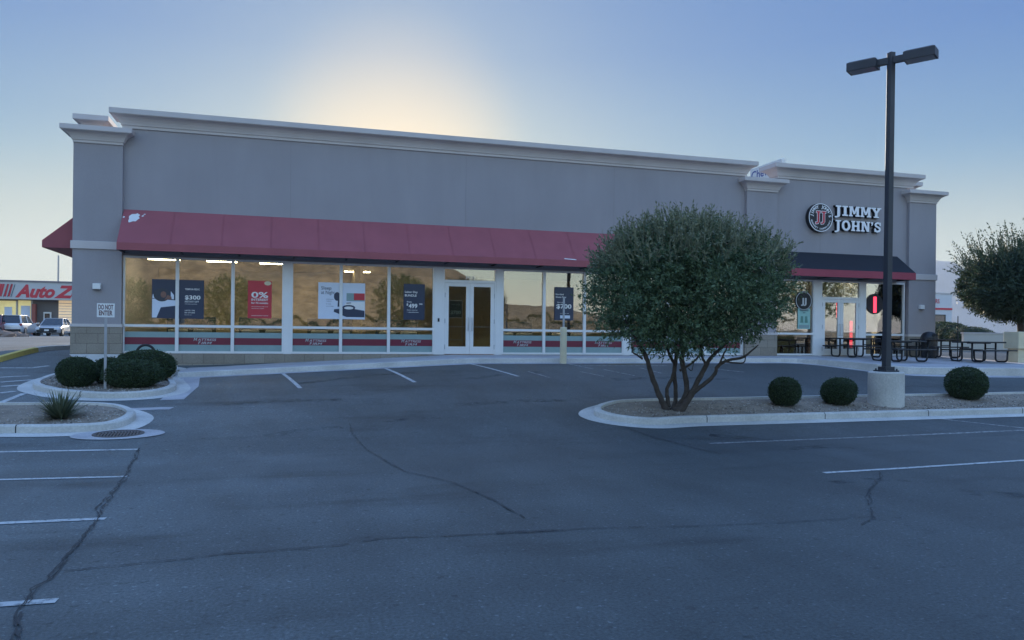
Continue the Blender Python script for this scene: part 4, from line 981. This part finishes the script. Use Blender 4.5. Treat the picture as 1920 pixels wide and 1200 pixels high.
def far_pt(px, z):
    q = ray(px, 629); k = z/(q.x*math.sin(PSI)+q.y*math.cos(PSI)); return Vector((q.x*k, q.y*k, lot(q.x*k, q.y*k)))
q = far_pt(1916, 31); q.z = 1.0
t2 = simple_tree('dark round tree with spiky top twigs beyond the patio tables', q, 2.95, (2.1, 2.1, 1.34), 10500, 55, M['leaf_dark'], sprouts=520, spl=1.5, ll=.12, lw=.05)

# clipped shrubs
def shrub_meshes(seed, nl):
    g = np.random.default_rng(seed); d = g.normal(size=(nl,3)); d /= np.linalg.norm(d, axis=1, keepdims=True)
    sq = 1/np.power((np.abs(d)**2.25).sum(1), 1/2.25)           # slightly boxy, as clipped
    p = d*(sq*g.uniform(.93,1.0,nl)*(.91+.09*lump(d,.8,seed))*np.where(g.random(nl) < .05, g.uniform(1.02,1.12,nl), 1.))[:,None]*.5; p[:,2] += .5
    p[:,2] = np.maximum(p[:,2], .02)
    return leaf_cloud(p, d*.6+g.normal(size=d.shape)*.7, .05*g.uniform(.6,1.2,nl), .025*g.uniform(.7,1.2,nl))
def shrub(label, loc, sx, sy, sz, seed, group, nl=9000):
    t = thing('shrub', label, 'shrub', loc, random.uniform(0,6.28) if sx == sy else 0, group)
    V, F_ = shrub_meshes(seed, nl); V = V*np.array([sx, sy, sz]); big_mesh('foliage', V, F_, M['leaf_box'], t)
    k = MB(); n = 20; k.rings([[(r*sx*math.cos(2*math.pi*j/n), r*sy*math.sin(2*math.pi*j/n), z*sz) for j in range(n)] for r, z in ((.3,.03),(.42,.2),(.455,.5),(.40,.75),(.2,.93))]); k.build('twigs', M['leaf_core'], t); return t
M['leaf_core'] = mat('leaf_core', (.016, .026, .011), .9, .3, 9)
M['soil_z'] = .10
def bed_pt(px, py): p = at(px, py, .1); p.z += .09; return p
for px, py, w_, h_, lb in ((1471,764,57,50,'round clipped green shrub nearest the big tree on the island'),(1572,762,61,47,'round clipped green shrub just left of the lamp post base'),(1812,752,68,55,'round clipped green shrub right of the lamp post base')):
    p = bed_pt(px, py-4); zd = p.x*math.sin(PSI)+p.y*math.cos(PSI); s = zd/FPX
    shrub(lb, p, w_*s*1.0, w_*s*1.0, h_*s*1.06, int(px), 'clipped shrubs on the lamp post island')
for px, py, w_, h_, lb in ((144,727,66,53,'clipped bush at the left tip of the corner planter, left of the sign post'),(248,729,101,50,'low wide clipped bush at the front of the corner planter'),(272,716,104,54,'large clipped bush under the black hoop by the window'),(203,722,56,46,'clipped dark bush half hidden behind the sign post')):
    p = bed_pt(px, py-3); zd = p.x*math.sin(PSI)+p.y*math.cos(PSI); s = zd/FPX
    shrub(lb, p, w_*s, min(w_*s, 1.0), h_*s*1.04, int(px), 'clipped bushes in the corner planter', 11000)
# yucca
yp = bed_pt(113, 784); yu = thing('yucca', 'spiky green yucca clump on the left kerbed bed beside the drain', 'plant', yp)
yv, yf = [], []; g = random.Random(3)
for i in range(230):
    a_ = g.uniform(0, 6.283); el = g.uniform(.12, 1.35); L_ = g.uniform(.38, .72); d = Vector((math.cos(a_)*math.cos(el), math.sin(a_)*math.cos(el), math.sin(el)))
    s = Vector((-math.sin(a_), math.cos(a_), 0)); r0 = Vector((math.cos(a_), math.sin(a_), 0))*g.uniform(0,.1); bend = g.uniform(.0,.22); b = len(yv); W_ = g.uniform(.012,.02)
    for k in range(5):
        t = k/4; c_ = r0+d*(L_*t)+Vector((0,0,-bend*t*t*L_)); ww = W_*(1-t**2.2)+.0015
        yv += [tuple(c_+s*ww), tuple(c_-s*ww)]
    yf += [(b+2*k, b+2*k+1, b+2*k+3, b+2*k+2) for k in range(4)]
big_mesh('foliage', yv, yf, M['leaf_yucca'], yu)

# ------------------------------------------------------------------ street furniture
lp = bed_pt(1661, 758)
lamp = thing('street_lamp', 'tall dark twin-headed lamp post on a pale concrete pier', 'street lamp', lp); zd = lp.x*math.sin(PSI)+lp.y*math.cos(PSI); s = zd/FPX
RB = 63*s/2; HB = 62*s
a = MB(); a.lathe([(RB,-.15),(RB,HB*.33),(RB*.992,HB*.335),(RB*.992,HB*.345),(RB,HB*.35),(RB,HB-.03),(RB-.03,HB)], 36); a.build('concrete_base', M['kerb'], lamp, smooth=False)
a = MB(); a.box(-.2,.2,-.2,.2,HB+.002,HB+.035)
for dx in (-.16,.16):
    for dy in (-.16,.16): a.lathe([(.02,HB+.035),(.02,HB+.075)], 8, (dx,dy,0))
a.box(-.13,.13,-.13,.13,HB+.036,HB+.12); a.build('base_plate', M['pole_paint'], lamp)
HT = HB+595*s; lean = .045
a = MB(); a.rings([[(x*r+lean*t*1.2*right.x, y*r, HB+.05+(HT-HB)*t) for x, y in ((-1,-1),(1,-1),(1,1),(-1,1))] for r, t in ((.075,0),(.072,.5),(.069,1.))]); a.build('pole', M['pole_paint'], lamp, bevel=.012)
# heads: along the direction across the island
hang = R(-56)
def head(sgn):
    ux = Vector((math.cos(hang), math.sin(hang), 0))*sgn; uy = Vector((-ux.y, ux.x, 0)); o = Vector((lean*1.2,0,HT-.16))
    def P(a_, b_, c_): return tuple(o+ux*a_+uy*b_+Vector((0,0,c_)))
    ar = MB(); ar.rings([[P(.06,-.06,-.06),P(.06,.06,-.06),P(.06,.06,.09),P(.06,-.06,.09)],[P(.36,-.06,-.06),P(.36,.06,-.06),P(.36,.06,.09),P(.36,-.06,.09)]])
    ao = ar.build('lamp_arm', M['pole_paint'], lamp)
    hd_ = MB(); hd_.rings([[P(.30,-.2,-.10),P(.98,-.2,-.10),P(.98,.2,-.10),P(.30,.2,-.10)],[P(.30,-.2,.1),P(.98,-.2,.1),P(.98,.2,.1),P(.30,.2,.1)],[P(.36,-.14,.14),P(.92,-.14,.14),P(.92,.14,.14),P(.36,.14,.14)]]); ho = hd_.build('lamp_head', M['pole_paint'], lamp)
    le = MB(); le.rings([[P(.36,-.15,-.112),P(.92,-.15,-.112),P(.92,.15,-.112),P(.36,.15,-.112)],[P(.34,-.17,-.101),P(.94,-.17,-.101),P(.94,.17,-.101),P(.34,.17,-.101)]]); le.build('lens', mat('lens',(.25,.27,.3),.2,0), ho)
head(1); head(-1)

# do not enter sign
p = bed_pt(197, 729); zd = p.x*math.sin(PSI)+p.y*math.cos(PSI); s = zd/FPX
t = thing('road_sign', 'small white do not enter sign on a grey post among the bushes', 'sign', p, R(8))
a = MB(); a.box(-.028,.028,-.02,.02,-.1,160*s); a.build('post', M['galv'], t)
W, z0, z1 = 29.5*s, (729-594)*s, (729-568)*s
a = MB(); a.box(-W/2,W/2,-.028,-.022,z0,z1); a.build('panel', M['white_paint'], t, bevel=.0)
mb = MB(); text_into(mb,'DO NOT',0,-.031,z0+.56*(z1-z0),.115,width=W*.84,bold=.025); text_into(mb,'ENTER',0,-.031,z0+.14*(z1-z0),.115,width=W*.76,bold=.025)
mb.build('lettering', mat('sign_letters',(.10,.02,.03),.5,.05,4), t)
# hoop
x0, z0 = fac(256,668,24.6); x1, _ = fac(290,668,24.6); zt = fac(273,647,24.6)[1]; zg = walk(-3,24)
t = thing('bike_rack', 'black hoop bike rack in front of the first shop window', 'bike rack', ((x0+x1)/2, 24.6, .78)); rr = (x1-x0)/2
a = MB(); a.tube([(-rr,0,-.05),(-rr,0,zt-.78-rr)]+[(-rr*math.cos(R(k)),0,zt-.78-rr+rr*math.sin(R(k))) for k in range(0,181,12)]+[(rr,0,zt-.78-rr),(rr,0,-.05)],.038,10); a.build('hoop', M['black_metal'], t, smooth=True)
# bollard
p = at(1056, 681); p.y = 22.95; p.x = fac(1056,681,22.95)[0]; p.z = lot(p.x,p.y); zd = p.x*math.sin(PSI)+p.y*math.cos(PSI); s = zd/FPX
t = thing('bollard', 'cream concrete bollard with a thin grey sign post rising from its top', 'bollard', p)
r_, h_ = 6.3*s, 68*s
a = MB(); a.lathe([(r_,-.1),(r_,h_-.03),(r_*.9,h_),(r_*.2,h_+.01)],20); a.build('concrete_post', M['cream'], t, smooth=False)
a = MB(); a.box(-.028,.028,-.02,.02,h_-.05,h_+56*s); a.build('sign_post', M['galv'], t)
# picnic tables
tab = None
def make_table(label, loc):
    t = thing('picnic_table', label, 'picnic table', loc, 0, 'black picnic tables on the patio')
    def rr_box(mb, x0,x1,y0,y1,z0,z1): mb.box(x0,x1,y0,y1,z0,z1)
    a = MB(); a.box(-.86,.86,-.40,.40,.71,.765); a.build('tabletop', M['black_metal'], t, bevel=.018)
    for s in (-1,1):
        b = MB(); b.box(-.86,.86,s*.72-.14,s*.72+.15,.42,.47); b.build('bench', M['black_metal'], t, bevel=.015)
        for e in (-1,1):
            x = e*.55; q = lambda y, z: (x, s*y, z)
            c = MB(); c.tube([q(.22,.72),q(.22,.14),q(.25,.07),q(.32,.035),q(.58,.035),q(.66,.06),q(.70,.12),q(.72,.43)],.033,8); c.build('leg', M['black_metal'], t, smooth=True)
    b = MB(); b.tube([(-.55,0,.70),(.55,0,.70)],.02,6); b.tube([(-.55,-.22,.5),(-.55,.22,.5)],.018,6); b.tube([(.55,-.22,.5),(.55,.22,.5)],.018,6); b.build('brace', M['black_metal'], t)
    return t
TB = [((1604,675),'black picnic table in front of the sandwich shop doors'),((1686,683),'black picnic table right behind the lamp post'),((1752,676),'black picnic table touching the bin at the corner of the shop'),((1835,684),'rightmost black picnic table, farthest from the shop doors')]
for i, (px, lb) in enumerate(TB):
    p = at(px[0], px[1]-5, 0, patio); p.z = patio(p.x, p.y)
    if i == 0: tab = make_table(lb, p)
    else: dup(tab, p, 0, lb)
p = at(1742, 671, 0, patio); p.z = patio(p.x,p.y)
t = thing('litter_bin', 'black round litter bin with domed lid by the right shop corner', 'bin', p)
a = MB(); a.lathe([(.27,.0),(.29,.05),(.3,.3),(.3,.72),(.28,.74)],24); a.build('body', M['black_metal'], t)
a = MB(); a.lathe([(.32,.745),(.33,.78),(.30,.9),(.22,1.0),(.1,1.05),(.02,1.06)],24); lo = a.build('lid', M['black_metal'], t, smooth=True)
a = MB(); a.prism_y([(.13*math.cos(2*math.pi*k/16),.9+.07*math.sin(2*math.pi*k/16)) for k in range(16)],-.305,-.27); a.build('opening', M['rubber'], lo)

# ------------------------------------------------------------------ far surroundings on the right
q = far_pt(1908, 29); pl = thing('gate_pillar', 'sunlit cream stucco pillar at the right edge under the dark tree', 'pillar', (q.x, q.y, .9))
a = MB(); a.box(-.32,.32,-.32,.32,.70,1.34); a.build('shaft', M['cream'], pl, bevel=.02); a = MB(); a.box(-.22,.22,-.22,.22,-.3,.697); a.build('foot', M['cream'], pl)
q = far_pt(1850, 46); w2 = thing('low_wall', 'long low cream wall beyond the picnic tables', 'wall', (q.x, q.y, 1.25), R(-12))
a = MB(); a.box(-1.5,14,-.1,.1,-.4,1.05); a.box(-9,-1.503,-.1,.1,-.4,.55); a.build('panel', mat('wall_cream',(.5,.47,.42),.9,.05,1), w2); a = MB(); a.box(-1.55,14.05,-.14,.14,1.052,1.12); a.build('coping', M['trim'], w2)
fence = thing('tall_stake', 'thin dark metal stake rising behind the picnic tables', 'post', at(1835,680,0,patio)+Vector((.6,1.5,.0)))
a = MB(); a.tube([(0,0,0),(0,0,1.75)],.02,6); a.build('stake', M['black_metal'], fence)
q = far_pt(1749, 80); sb = thing('shop_building', 'small white shop with a red stripe and red lettering far beyond the right corner', 'building', (q.x, q.y, 1.3))
a = MB(); a.box(-18,2.45,0,14,0,5.4); a.build('wall', M['white_wall'], sb); a = MB(); a.box(-18.05,2.5,-.06,14.05,5.402,5.55); a.build('coping', M['trim'], sb)
a = MB(); a.box(-18,2.47,-.05,-.002,3.75,3.95); a.build('stripe', M['red_paint'], sb)
mb = MB(); text_into(mb, 'TERS', .80, -.03, 4.43, .46, align='RIGHT', width=1.1, bold=.015); mb.build('lettering', M['red_paint'], sb)
a = MB(); a.box(-6,1.55,-.03,.02,.7,3.2); wo_ = a.build('window', M['dark_glass'], sb); a = MB()
for x in (-6,-4,-2,0,1.5): a.box(x,x+.09,-.06,-.032,.7,3.2)
a.box(-6,1.6,-.065,-.034,3.15,3.25); a.build('frame', M['black_metal'], wo_)
for px, zz, sx, sz, lb in ((1768,58,2.6,1.9,'rounded olive hedge bush in front of the white shop window'),(1787,56,2.2,1.8,'rounded olive hedge bush at the right end of the white shop'),(1820,52,2.9,1.5,'low dark hedge bush above the end of the cream wall')):
    q = far_pt(px, zz); shrub(lb, (q.x, q.y, q.z), sx, sx, sz, int(px)+3, 'hedge bushes near the white shop', 5000)
# fuel station pylon sign over the roof line
X0, Yf, Yn = 39.8, 60.2, 55.6
ps = thing('pylon_sign', 'white fuel station pylon sign with blue lettering showing above the roof gap', 'sign', (X0, (Yf+Yn)/2, lot(X0, 58)))
zb_ = lot(X0,58); L_ = (Yf-Yn)/2
a = MB(); a.box(-.2,.2,-L_,L_,13.4-zb_,17.0-zb_); a.build('panel', M['white_paint'], ps, bevel=.03); a = MB(); a.box(-.15,.15,-.4,.4,-.2,13.39-zb_); a.build('post', M['galv'], ps)
mb = MB(); text_into(mb, 'Chevron', -.205, L_-.25, 16.02-zb_, .72, align='LEFT', width=4.0, bold=.015, ax=Vector((0,-1,0)))
mb.build('lettering', mat('blue_letters',(.03,.06,.3),.5,0), ps)
mb = MB(); mb.add([(-.21,.2,15.4-zb_),(-.21,-.6,15.1-zb_),(-.21,-.6,14.6-zb_),(-.21,.2,14.9-zb_)],[(0,1,2,3)]); mb.add([(-.21,-.61,15.1-zb_),(-.21,-1.4,15.4-zb_),(-.21,-1.4,14.9-zb_),(-.21,-.61,14.6-zb_)],[(0,1,2,3)]); mb.build('emblem', mat('blue_mark',(.05,.15,.42),.5,0), ps)

# mountain on the right, hills behind the viewer (seen in the windows)
def ridge(name, pts, y0, depth, zf, m, n=90, m_=14, seed=1, rough=.1, flip=False):
    g = np.random.default_rng(seed); px = [p[0] for p in pts]; pz = [p[1] for p in pts]; xs_ = np.linspace(px[0], px[-1], n); mb = MB(); vs = []
    ph = g.uniform(0,6.28,(6,2)); fr = g.uniform(1.5,9,(6,2))
    for j in range(m_):
        v = j/(m_-1); prof = math.sin(math.pi*min(v*1.15,1.)*.5)**1.2 if v < .87 else 1-(v-.87)*1.2
        for i, x in enumerate(xs_):
            u = i/(n-1); h = np.interp(x, px, pz)
            nz = sum(math.sin(fr[k,0]*u*9+ph[k,0])*math.sin(fr[k,1]*v*4+ph[k,1]) for k in range(6))/6
            vs.append((x, y0+depth*v, zf-5+h*prof*(1+rough*nz*(.3+1.0*(1-abs(2*v-1))))))
    mb.add(vs, [(j*n+i, j*n+i+1, (j+1)*n+i+1, (j+1)*n+i) for j in range(m_-1) for i in range(n-1)]); return struct(name, mb, m, True)
MD = 1500.
def mtn(px, py):   # direction to a peak at MD metres depth -> X, height
    q = ray(px, py); k = MD/q.y; return q.x*k, EYE+q.z*k
mp = [mtn(1500,640), mtn(1640,560), mtn(1715,505), mtn(1757,484), mtn(1800,505), mtn(1860,535), mtn(1960,560), mtn(2100,600), mtn(2300,645)]
ridge('mountain', mp, MD-250, 290, 0, M['mountain'], 120, 16, 4, .06)
ridge('hill', [(-260,12),(-140,30),(-60,43),(20,46),(50,42),(64,29),(76,20),(110,18),(150,11),(320,9)], -150, -130, 0, M['desert'], 160, 20, 9, .22)

# ------------------------------------------------------------------ far left: auto parts shop, cars
BY = 90.; ab = thing('shop_building', 'auto parts shop with a pale fascia and big red italic letters far left', 'building', (0, BY, 1.45))
zf0, zf1 = fac(60,562,BY)[1]-1.45, fac(60,530,BY)[1]-1.45
a = MB(); a.box(-60,-14,.3,22,0,zf1-.1); a.build('wall', mat('shop_wall',(.14,.13,.13),.9,.05,1), ab)
a = MB(); a.box(-60.1,-13.9,-1.0,.295,zf0,zf1); a.build('fascia', mat('fascia',(.5,.5,.5),.7,.03,1), ab); a = MB(); a.box(-60.2,-13.8,-1.1,.3,zf1+.002,zf1+.16); a.build('coping', mat('coping_grey',(.2,.18,.2),.7,.05,1), ab)
X = lambda px: fac(px, 600, BY)[0]
mb = MB(); hL = .98*(zf1-zf0)
def ab_text(s, p0, p1, h, ext, m): text_into(mb, s, X(p0), -1.02-ext, zf0+.25, h, m, 'LEFT', X(p1)-X(p0), 0, .35, .045)
ab_text('Auto', 34, 108, 1.25, 0, 0)
ab_text('Zone', 106, 200, 1.25, .0, 0)
mb.build('lettering', [M['red_paint']], ab)
mb = MB(); hgt = zf1-zf0-.5
x = X(-20); mb.prism_y([(x-4,.25+zf0),(X(5),.25+zf0),(X(11),.25+zf0+hgt),(x-4,.25+zf0+hgt)],-1.05,-1.01)
for p0 in (8,16,23): mb.prism_y([(X(p0-2.5),.25+zf0),(X(p0+1),.25+zf0),(X(p0+7),.25+zf0+hgt),(X(p0+3.5),.25+zf0+hgt)],-1.05,-1.01)
mb.build('stripe', M['red_paint'], ab)
mb = MB()
for p0 in (12,19.5,26): mb.prism_y([(X(p0),.2+zf0),(X(p0+1),.2+zf0),(X(p0+8.5),.25+zf0+hgt),(X(p0+7.5),.25+zf0+hgt)],-1.05,-1.01)
mb.build('thin_stripe', mat('dark_teal',(.03,.1,.13),.6,0), ab)
M['lit_shop'] = mat('lit_shop', (.7,.62,.3), .6, .25, .8, emis=(1,.86,.38), estr=.22)
M['sun_glow_blind'] = mat('sun_glow_blind', (.75,.6,.4), .6, .1, 2, emis=(1,.72,.42), estr=.28)  # emission stands in for sunlight coming through the blinds
def abwin(p0, p1, y0, y1, m, name='window'):
    (x0, z1), (x1, z0) = fac(p0,y0,BY), fac(p1,y1,BY); a = MB(); a.box(x0,x1,.2,.297,max(.05,z0-1.45),z1-1.45); return a.build(name, m, ab), x0, x1, z0-1.45, z1-1.45
for p0, p1 in ((-60,-24),(-22,30),(33,58)):
    o, x0, x1, z0, z1 = abwin(p0, p1, 563, 606, M['lit_shop']); a = MB(); a.box(x1-.05,x1+.1,.12,.198,z0,z1); a.box(x0,x1-.06,.12,.198,z0,z0+.08); a.build('frame', M['galv'], o)
o, x0, x1, z0, z1 = abwin(109, 137.5, 563, 618, M['sun_glow_blind'])
a = MB()
for k in range(10): a.box(x0,x1,.16,.198,z0+.1+k*(z1-z0)/10.5,z0+.16+k*(z1-z0)/10.5)
a.build('slat', M['trim'], o)
for p0, p1, y0, y1, m in ((8,22,575,597,M['poster_white']),(39,56,573,598,M['poster_white'])):
    (x0, z1), (x1, z0) = fac(p0,y0,BY), fac(p1,y1,BY); a = MB(); a.box(x0,x1,.05,.1,z0-1.45,z1-1.45); a.build('window_placard', m, ab)
(x0, z1), (x1, z0) = fac(62,570,BY), fac(68,630,BY); a = MB(); a.box(x0,x1,-.4,.15,.0,z1-1.45); a.build('column', mat('red_column',(.3,.08,.06),.7,.1,2), ab)
(x0, z1), (x1, z0) = fac(81,585,BY), fac(95,628,BY); a = MB(); a.box(x0,x1,.1,.28,.02,z1-1.45); do = a.build('door', M['white_frame'], ab); a = MB(); a.box(x0+.12,x1-.12,.05,.098,.9,z1-1.6); a.build('pane', M['dark_glass'], do)
q = far_pt(108, 110); t = thing('utility_pole', 'thin dark pole rising behind the auto parts shop', 'pole', q); a = MB(); a.tube([(0,0,0),(0,0,11.2)],[.13,.1],8); a.box(-1.2,.05,-.05,.05,9.3*.92,9.3*.92+.08) if 0 else None; a.build('shaft', M['galv'], t)
# cars
def make_car(label, loc, rz, paint, suv, group='cars parked by the auto parts shop'):
    t = thing('parked_car', label, 'car', loc, rz, group); L_ = 4.5; W_ = .91
    # body lower: sections along length (y: -front +rear)
    def sec(y, w0, z0, w1, z1, w2, z2): return [(-w0,y,z0),(w0,y,z0),(w1,y,z1),(w2,y,z2),(-w2,y,z2),(-w1,y,z1)]
    zb = .95 if suv else .86; hf = .92 if suv else .74
    b = MB(); b.rings([sec(-2.25,.62,.35,.72,.5,.62,.60),sec(-2.15,.78,.26,.86,.52,.74,hf-.1),sec(-1.7,.86,.24,W_,.6,.80,hf),sec(-.9,.88,.24,W_,.62,.84,zb),sec(.6,.88,.24,W_,.62,.85,zb+.02),sec(1.7,.87,.26,W_,.66,.84,zb+.04),sec(2.1,.82,.3,.88,.66,.8,zb+.03),sec(2.25,.7,.38,.8,.6,.72,zb-.12)])
    bo = b.build('body', paint, t, smooth=True, bevel=.03)
    rt = 1.62 if suv else 1.42; ye_ = 2.05 if suv else 1.55
    def cs(y, w, z): return [(-w,y,z),(w,y,z)]
    c = MB(); z0 = zb-.02
    ring0 = [(-.80,-1.0,z0),(.80,-1.0,z0),(.82,ye_,z0+.03),(-.82,ye_,z0+.03)]; ring1 = [(-.60,-.25,rt-.03),(.60,-.25,rt-.03),(.58,ye_-.45 if suv else ye_-.65,rt-.02),(-.58,ye_-.45 if suv else ye_-.65,rt-.02)]
    c.rings([ring0, ring1]); c.build('cabin_glass', M['dark_glass'], t)
    r = MB(); r.box(-.6,.6,-.2,ye_-.38 if suv else ye_-.7,rt-.028,rt+.02)
    for s in (-1,1):
        for (ya,za,yb,zb2,wd) in ((-1.0,z0,-.25,rt-.02,.04),(.35,z0,.35,rt-.02,.045),(ye_-.04,z0+.03,(ye_-.37 if suv else ye_-.66),rt-.02,.07)): r.tube([(s*.81,ya,za),(s*.625,yb,zb2)],wd,6)
    r.build('roof', paint, t, bevel=.02)
    lo_ = MB(); lo_.box(-.82,.82,2.2,2.275,.3,.52) if suv else lo_.box(-.7,.7,-2.285,-2.2,.3,.5); lo_.build('bumper', M['rubber'], t, bevel=.03)
    for s in (-1,1):
        h = MB(); h.rings([[(s*.5,-2.19,.60),(s*.80,-2.06,.62),(s*.80,-2.04,.72),(s*.5,-2.17,.72)],[(s*.5,-2.0,.60),(s*.80,-1.9,.62),(s*.80,-1.9,.72),(s*.5,-2.0,.72)]]); h.build('headlight', M['steel'], t)
        h = MB(); h.box(s*.78-.1,s*.78+.1,2.06,2.2,.78 if suv else .68,.95 if suv else .84); h.build('tail_light', mat('tail_red',(.3,.01,.02),.3,0), t, bevel=.02)
        m_ = MB(); m_.box(s*.98-.1,s*.98+.06,-.85,-.72,.92,1.05); m_.build('mirror', paint, t, bevel=.02)
    pl_ = MB(); pl_.box(-.16,.16,2.262,2.285,.66,.80); pl_.build('number_plate', M['white_paint'], t); pl_ = MB(); pl_.box(-.16,.16,-2.292,-2.27,.4,.52); pl_.build('number_plate', M['white_paint'], t)
    gr_ = MB(); gr_.box(-.5,.5,-2.262,-2.1,.50,.63); gr_.build('grille', M['black_paint'], t)
    for sx in (-1,1):
        for y in (-1.4,1.35):
            wv = MB(); n = 18; wv.rings([[(sx*.93-sx*.22*k_,y+rr_*math.cos(2*math.pi*j/n),.33+rr_*math.sin(2*math.pi*j/n)) for j in range(n)] for k_, rr_ in ((0,.26),(0,.33),(1,.33))]); wo2 = wv.build('wheel', M['rubber'], t)
            wv = MB(); wv.rings([[(sx*.936-sx*.02*k_,y+rr_*math.cos(2*math.pi*j/n),.33+rr_*math.sin(2*math.pi*j/n)) for j in range(n)] for k_, rr_ in ((0,.2),(1,.22))]); wv.build('rim', M['steel'], wo2)
    return t
pw = mat('car_white',(.7,.7,.7),.3,0,coat=.5); psv = mat('car_silver',(.42,.44,.47),.3,0,metal=.3,coat=.5); prd = mat('car_red',(.2,.03,.04),.35,0,coat=.5)
def car_at(px, z): q = far_pt(px, z); return q
car1 = make_car('white sport utility car parked nose in with its tail toward the lot', car_at(34,62), R(180), pw, True)
car2 = make_car('silver sedan with tinted windscreen parked facing the lot', car_at(103,62), R(0), psv, False)
car3 = make_car('dark red car at the far left edge beside the white one', car_at(-12,60), R(0), prd, True)
# rocks by the side road
def rock(label, loc, r, seed):
    g = random.Random(seed); mb = MB(); n = 10; rings = []
    for z, k in ((-.3,.7),(.0,1.),(.35,.95),(.6,.7),(.78,.3)): rings.append([(r*k*math.cos(6.283*j/n)*g.uniform(.8,1.15), r*k*math.sin(6.283*j/n)*g.uniform(.8,1.15), r*z*.85*g.uniform(.9,1.1)) for j in range(n)])
    mb.rings(rings); o = mb.build('boulder', M['rock']); o.location = loc; tag(o, label, 'rock', 'boulders beside the side road')
for i, (px, z, r, lb) in enumerate(((6,50,.62,'largest brown boulder at the left picture edge below the white car'),(17,51,.45,'second brown boulder from the left edge under the white car'),(31,52,.5,'brown boulder under the middle of the white car tail'),(44,52,.33,'smallest brown boulder, at the right end of the row'))): q = far_pt(px, z); rock(lb, q, r, i)
# things behind the viewer, seen only as reflections in the shop windows
for i, (x, y, lb) in enumerate(((-14,-26,'leafy tree reflected in the left shop windows'),(-5.5,-30,'leafy tree reflected beside the red poster'),(12,-32,'leafy tree reflected in the windows right of the doors'),(17,-28,'leafy tree reflected in the window behind the bollard'),(57,-22,'tall leafy tree reflected in the sandwich shop doors'))):
    if i == 0: rt_ = simple_tree(lb, (x, y, 0), 4.2, (2.6,2.6,2.4), 1500, 77, M['leaf'], group='trees across the lot', sprouts=150, per=10, ll=.16, lw=.06)
    else: dup(rt_, (x, y, 0), i*1.3, lb, scale=(2.1 if i == 4 else 1+.12*(i%3),)*3)
hv = thing('hedge', 'long dark hedge across the lot, seen as the dark band low in the shop windows', 'hedge', (4, -4.6, 0))
g = np.random.default_rng(12); n = 52000; px_ = g.uniform(-32, 38, n); top_ = 2.95+.35*np.sin(px_*.55)+.3*np.sin(px_*1.7+1)+.15*np.sin(px_*5); face = g.random(n)  # added hedge, out of view, darkens the lower part of the window reflections
py_ = np.where(face < .7, .5, g.uniform(-.5, .5, n))*np.where(g.random(n) < .85, 1, -1); pz_ = np.where(face < .7, g.uniform(0, 1, n)*top_, top_)
V, F_ = leaf_cloud(np.stack([px_, py_, pz_], 1)+g.normal(size=(n, 3))*.05, g.normal(size=(n, 3))+np.array([0, .3, .4]), .12*g.uniform(.6, 1.3, n), .06*g.uniform(.6, 1.2, n)); big_mesh('foliage', V, F_, M['leaf_box'], hv)
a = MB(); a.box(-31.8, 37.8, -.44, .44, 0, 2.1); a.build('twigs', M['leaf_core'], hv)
# ------------------------------------------------------------------ morning air
hz = MB(); hz.box(-1700, 2700, -700, 1800, -8, 190)
hm_ = bpy.data.materials.new('haze'); hm_.use_nodes = True; hn = hm_.node_tree; hn.nodes.remove(hn.nodes['Principled BSDF'])
pv = hn.nodes.new('ShaderNodeVolumePrincipled'); pv.inputs['Color'].default_value = (.80, .90, 1, 1); pv.inputs['Density'].default_value = HAZE; pv.inputs['Anisotropy'].default_value = .2
hn.links.new(pv.outputs[0], hn.nodes['Material Output'].inputs['Volume'])
tag(hz.build('haze', hm_), kind='stuff')
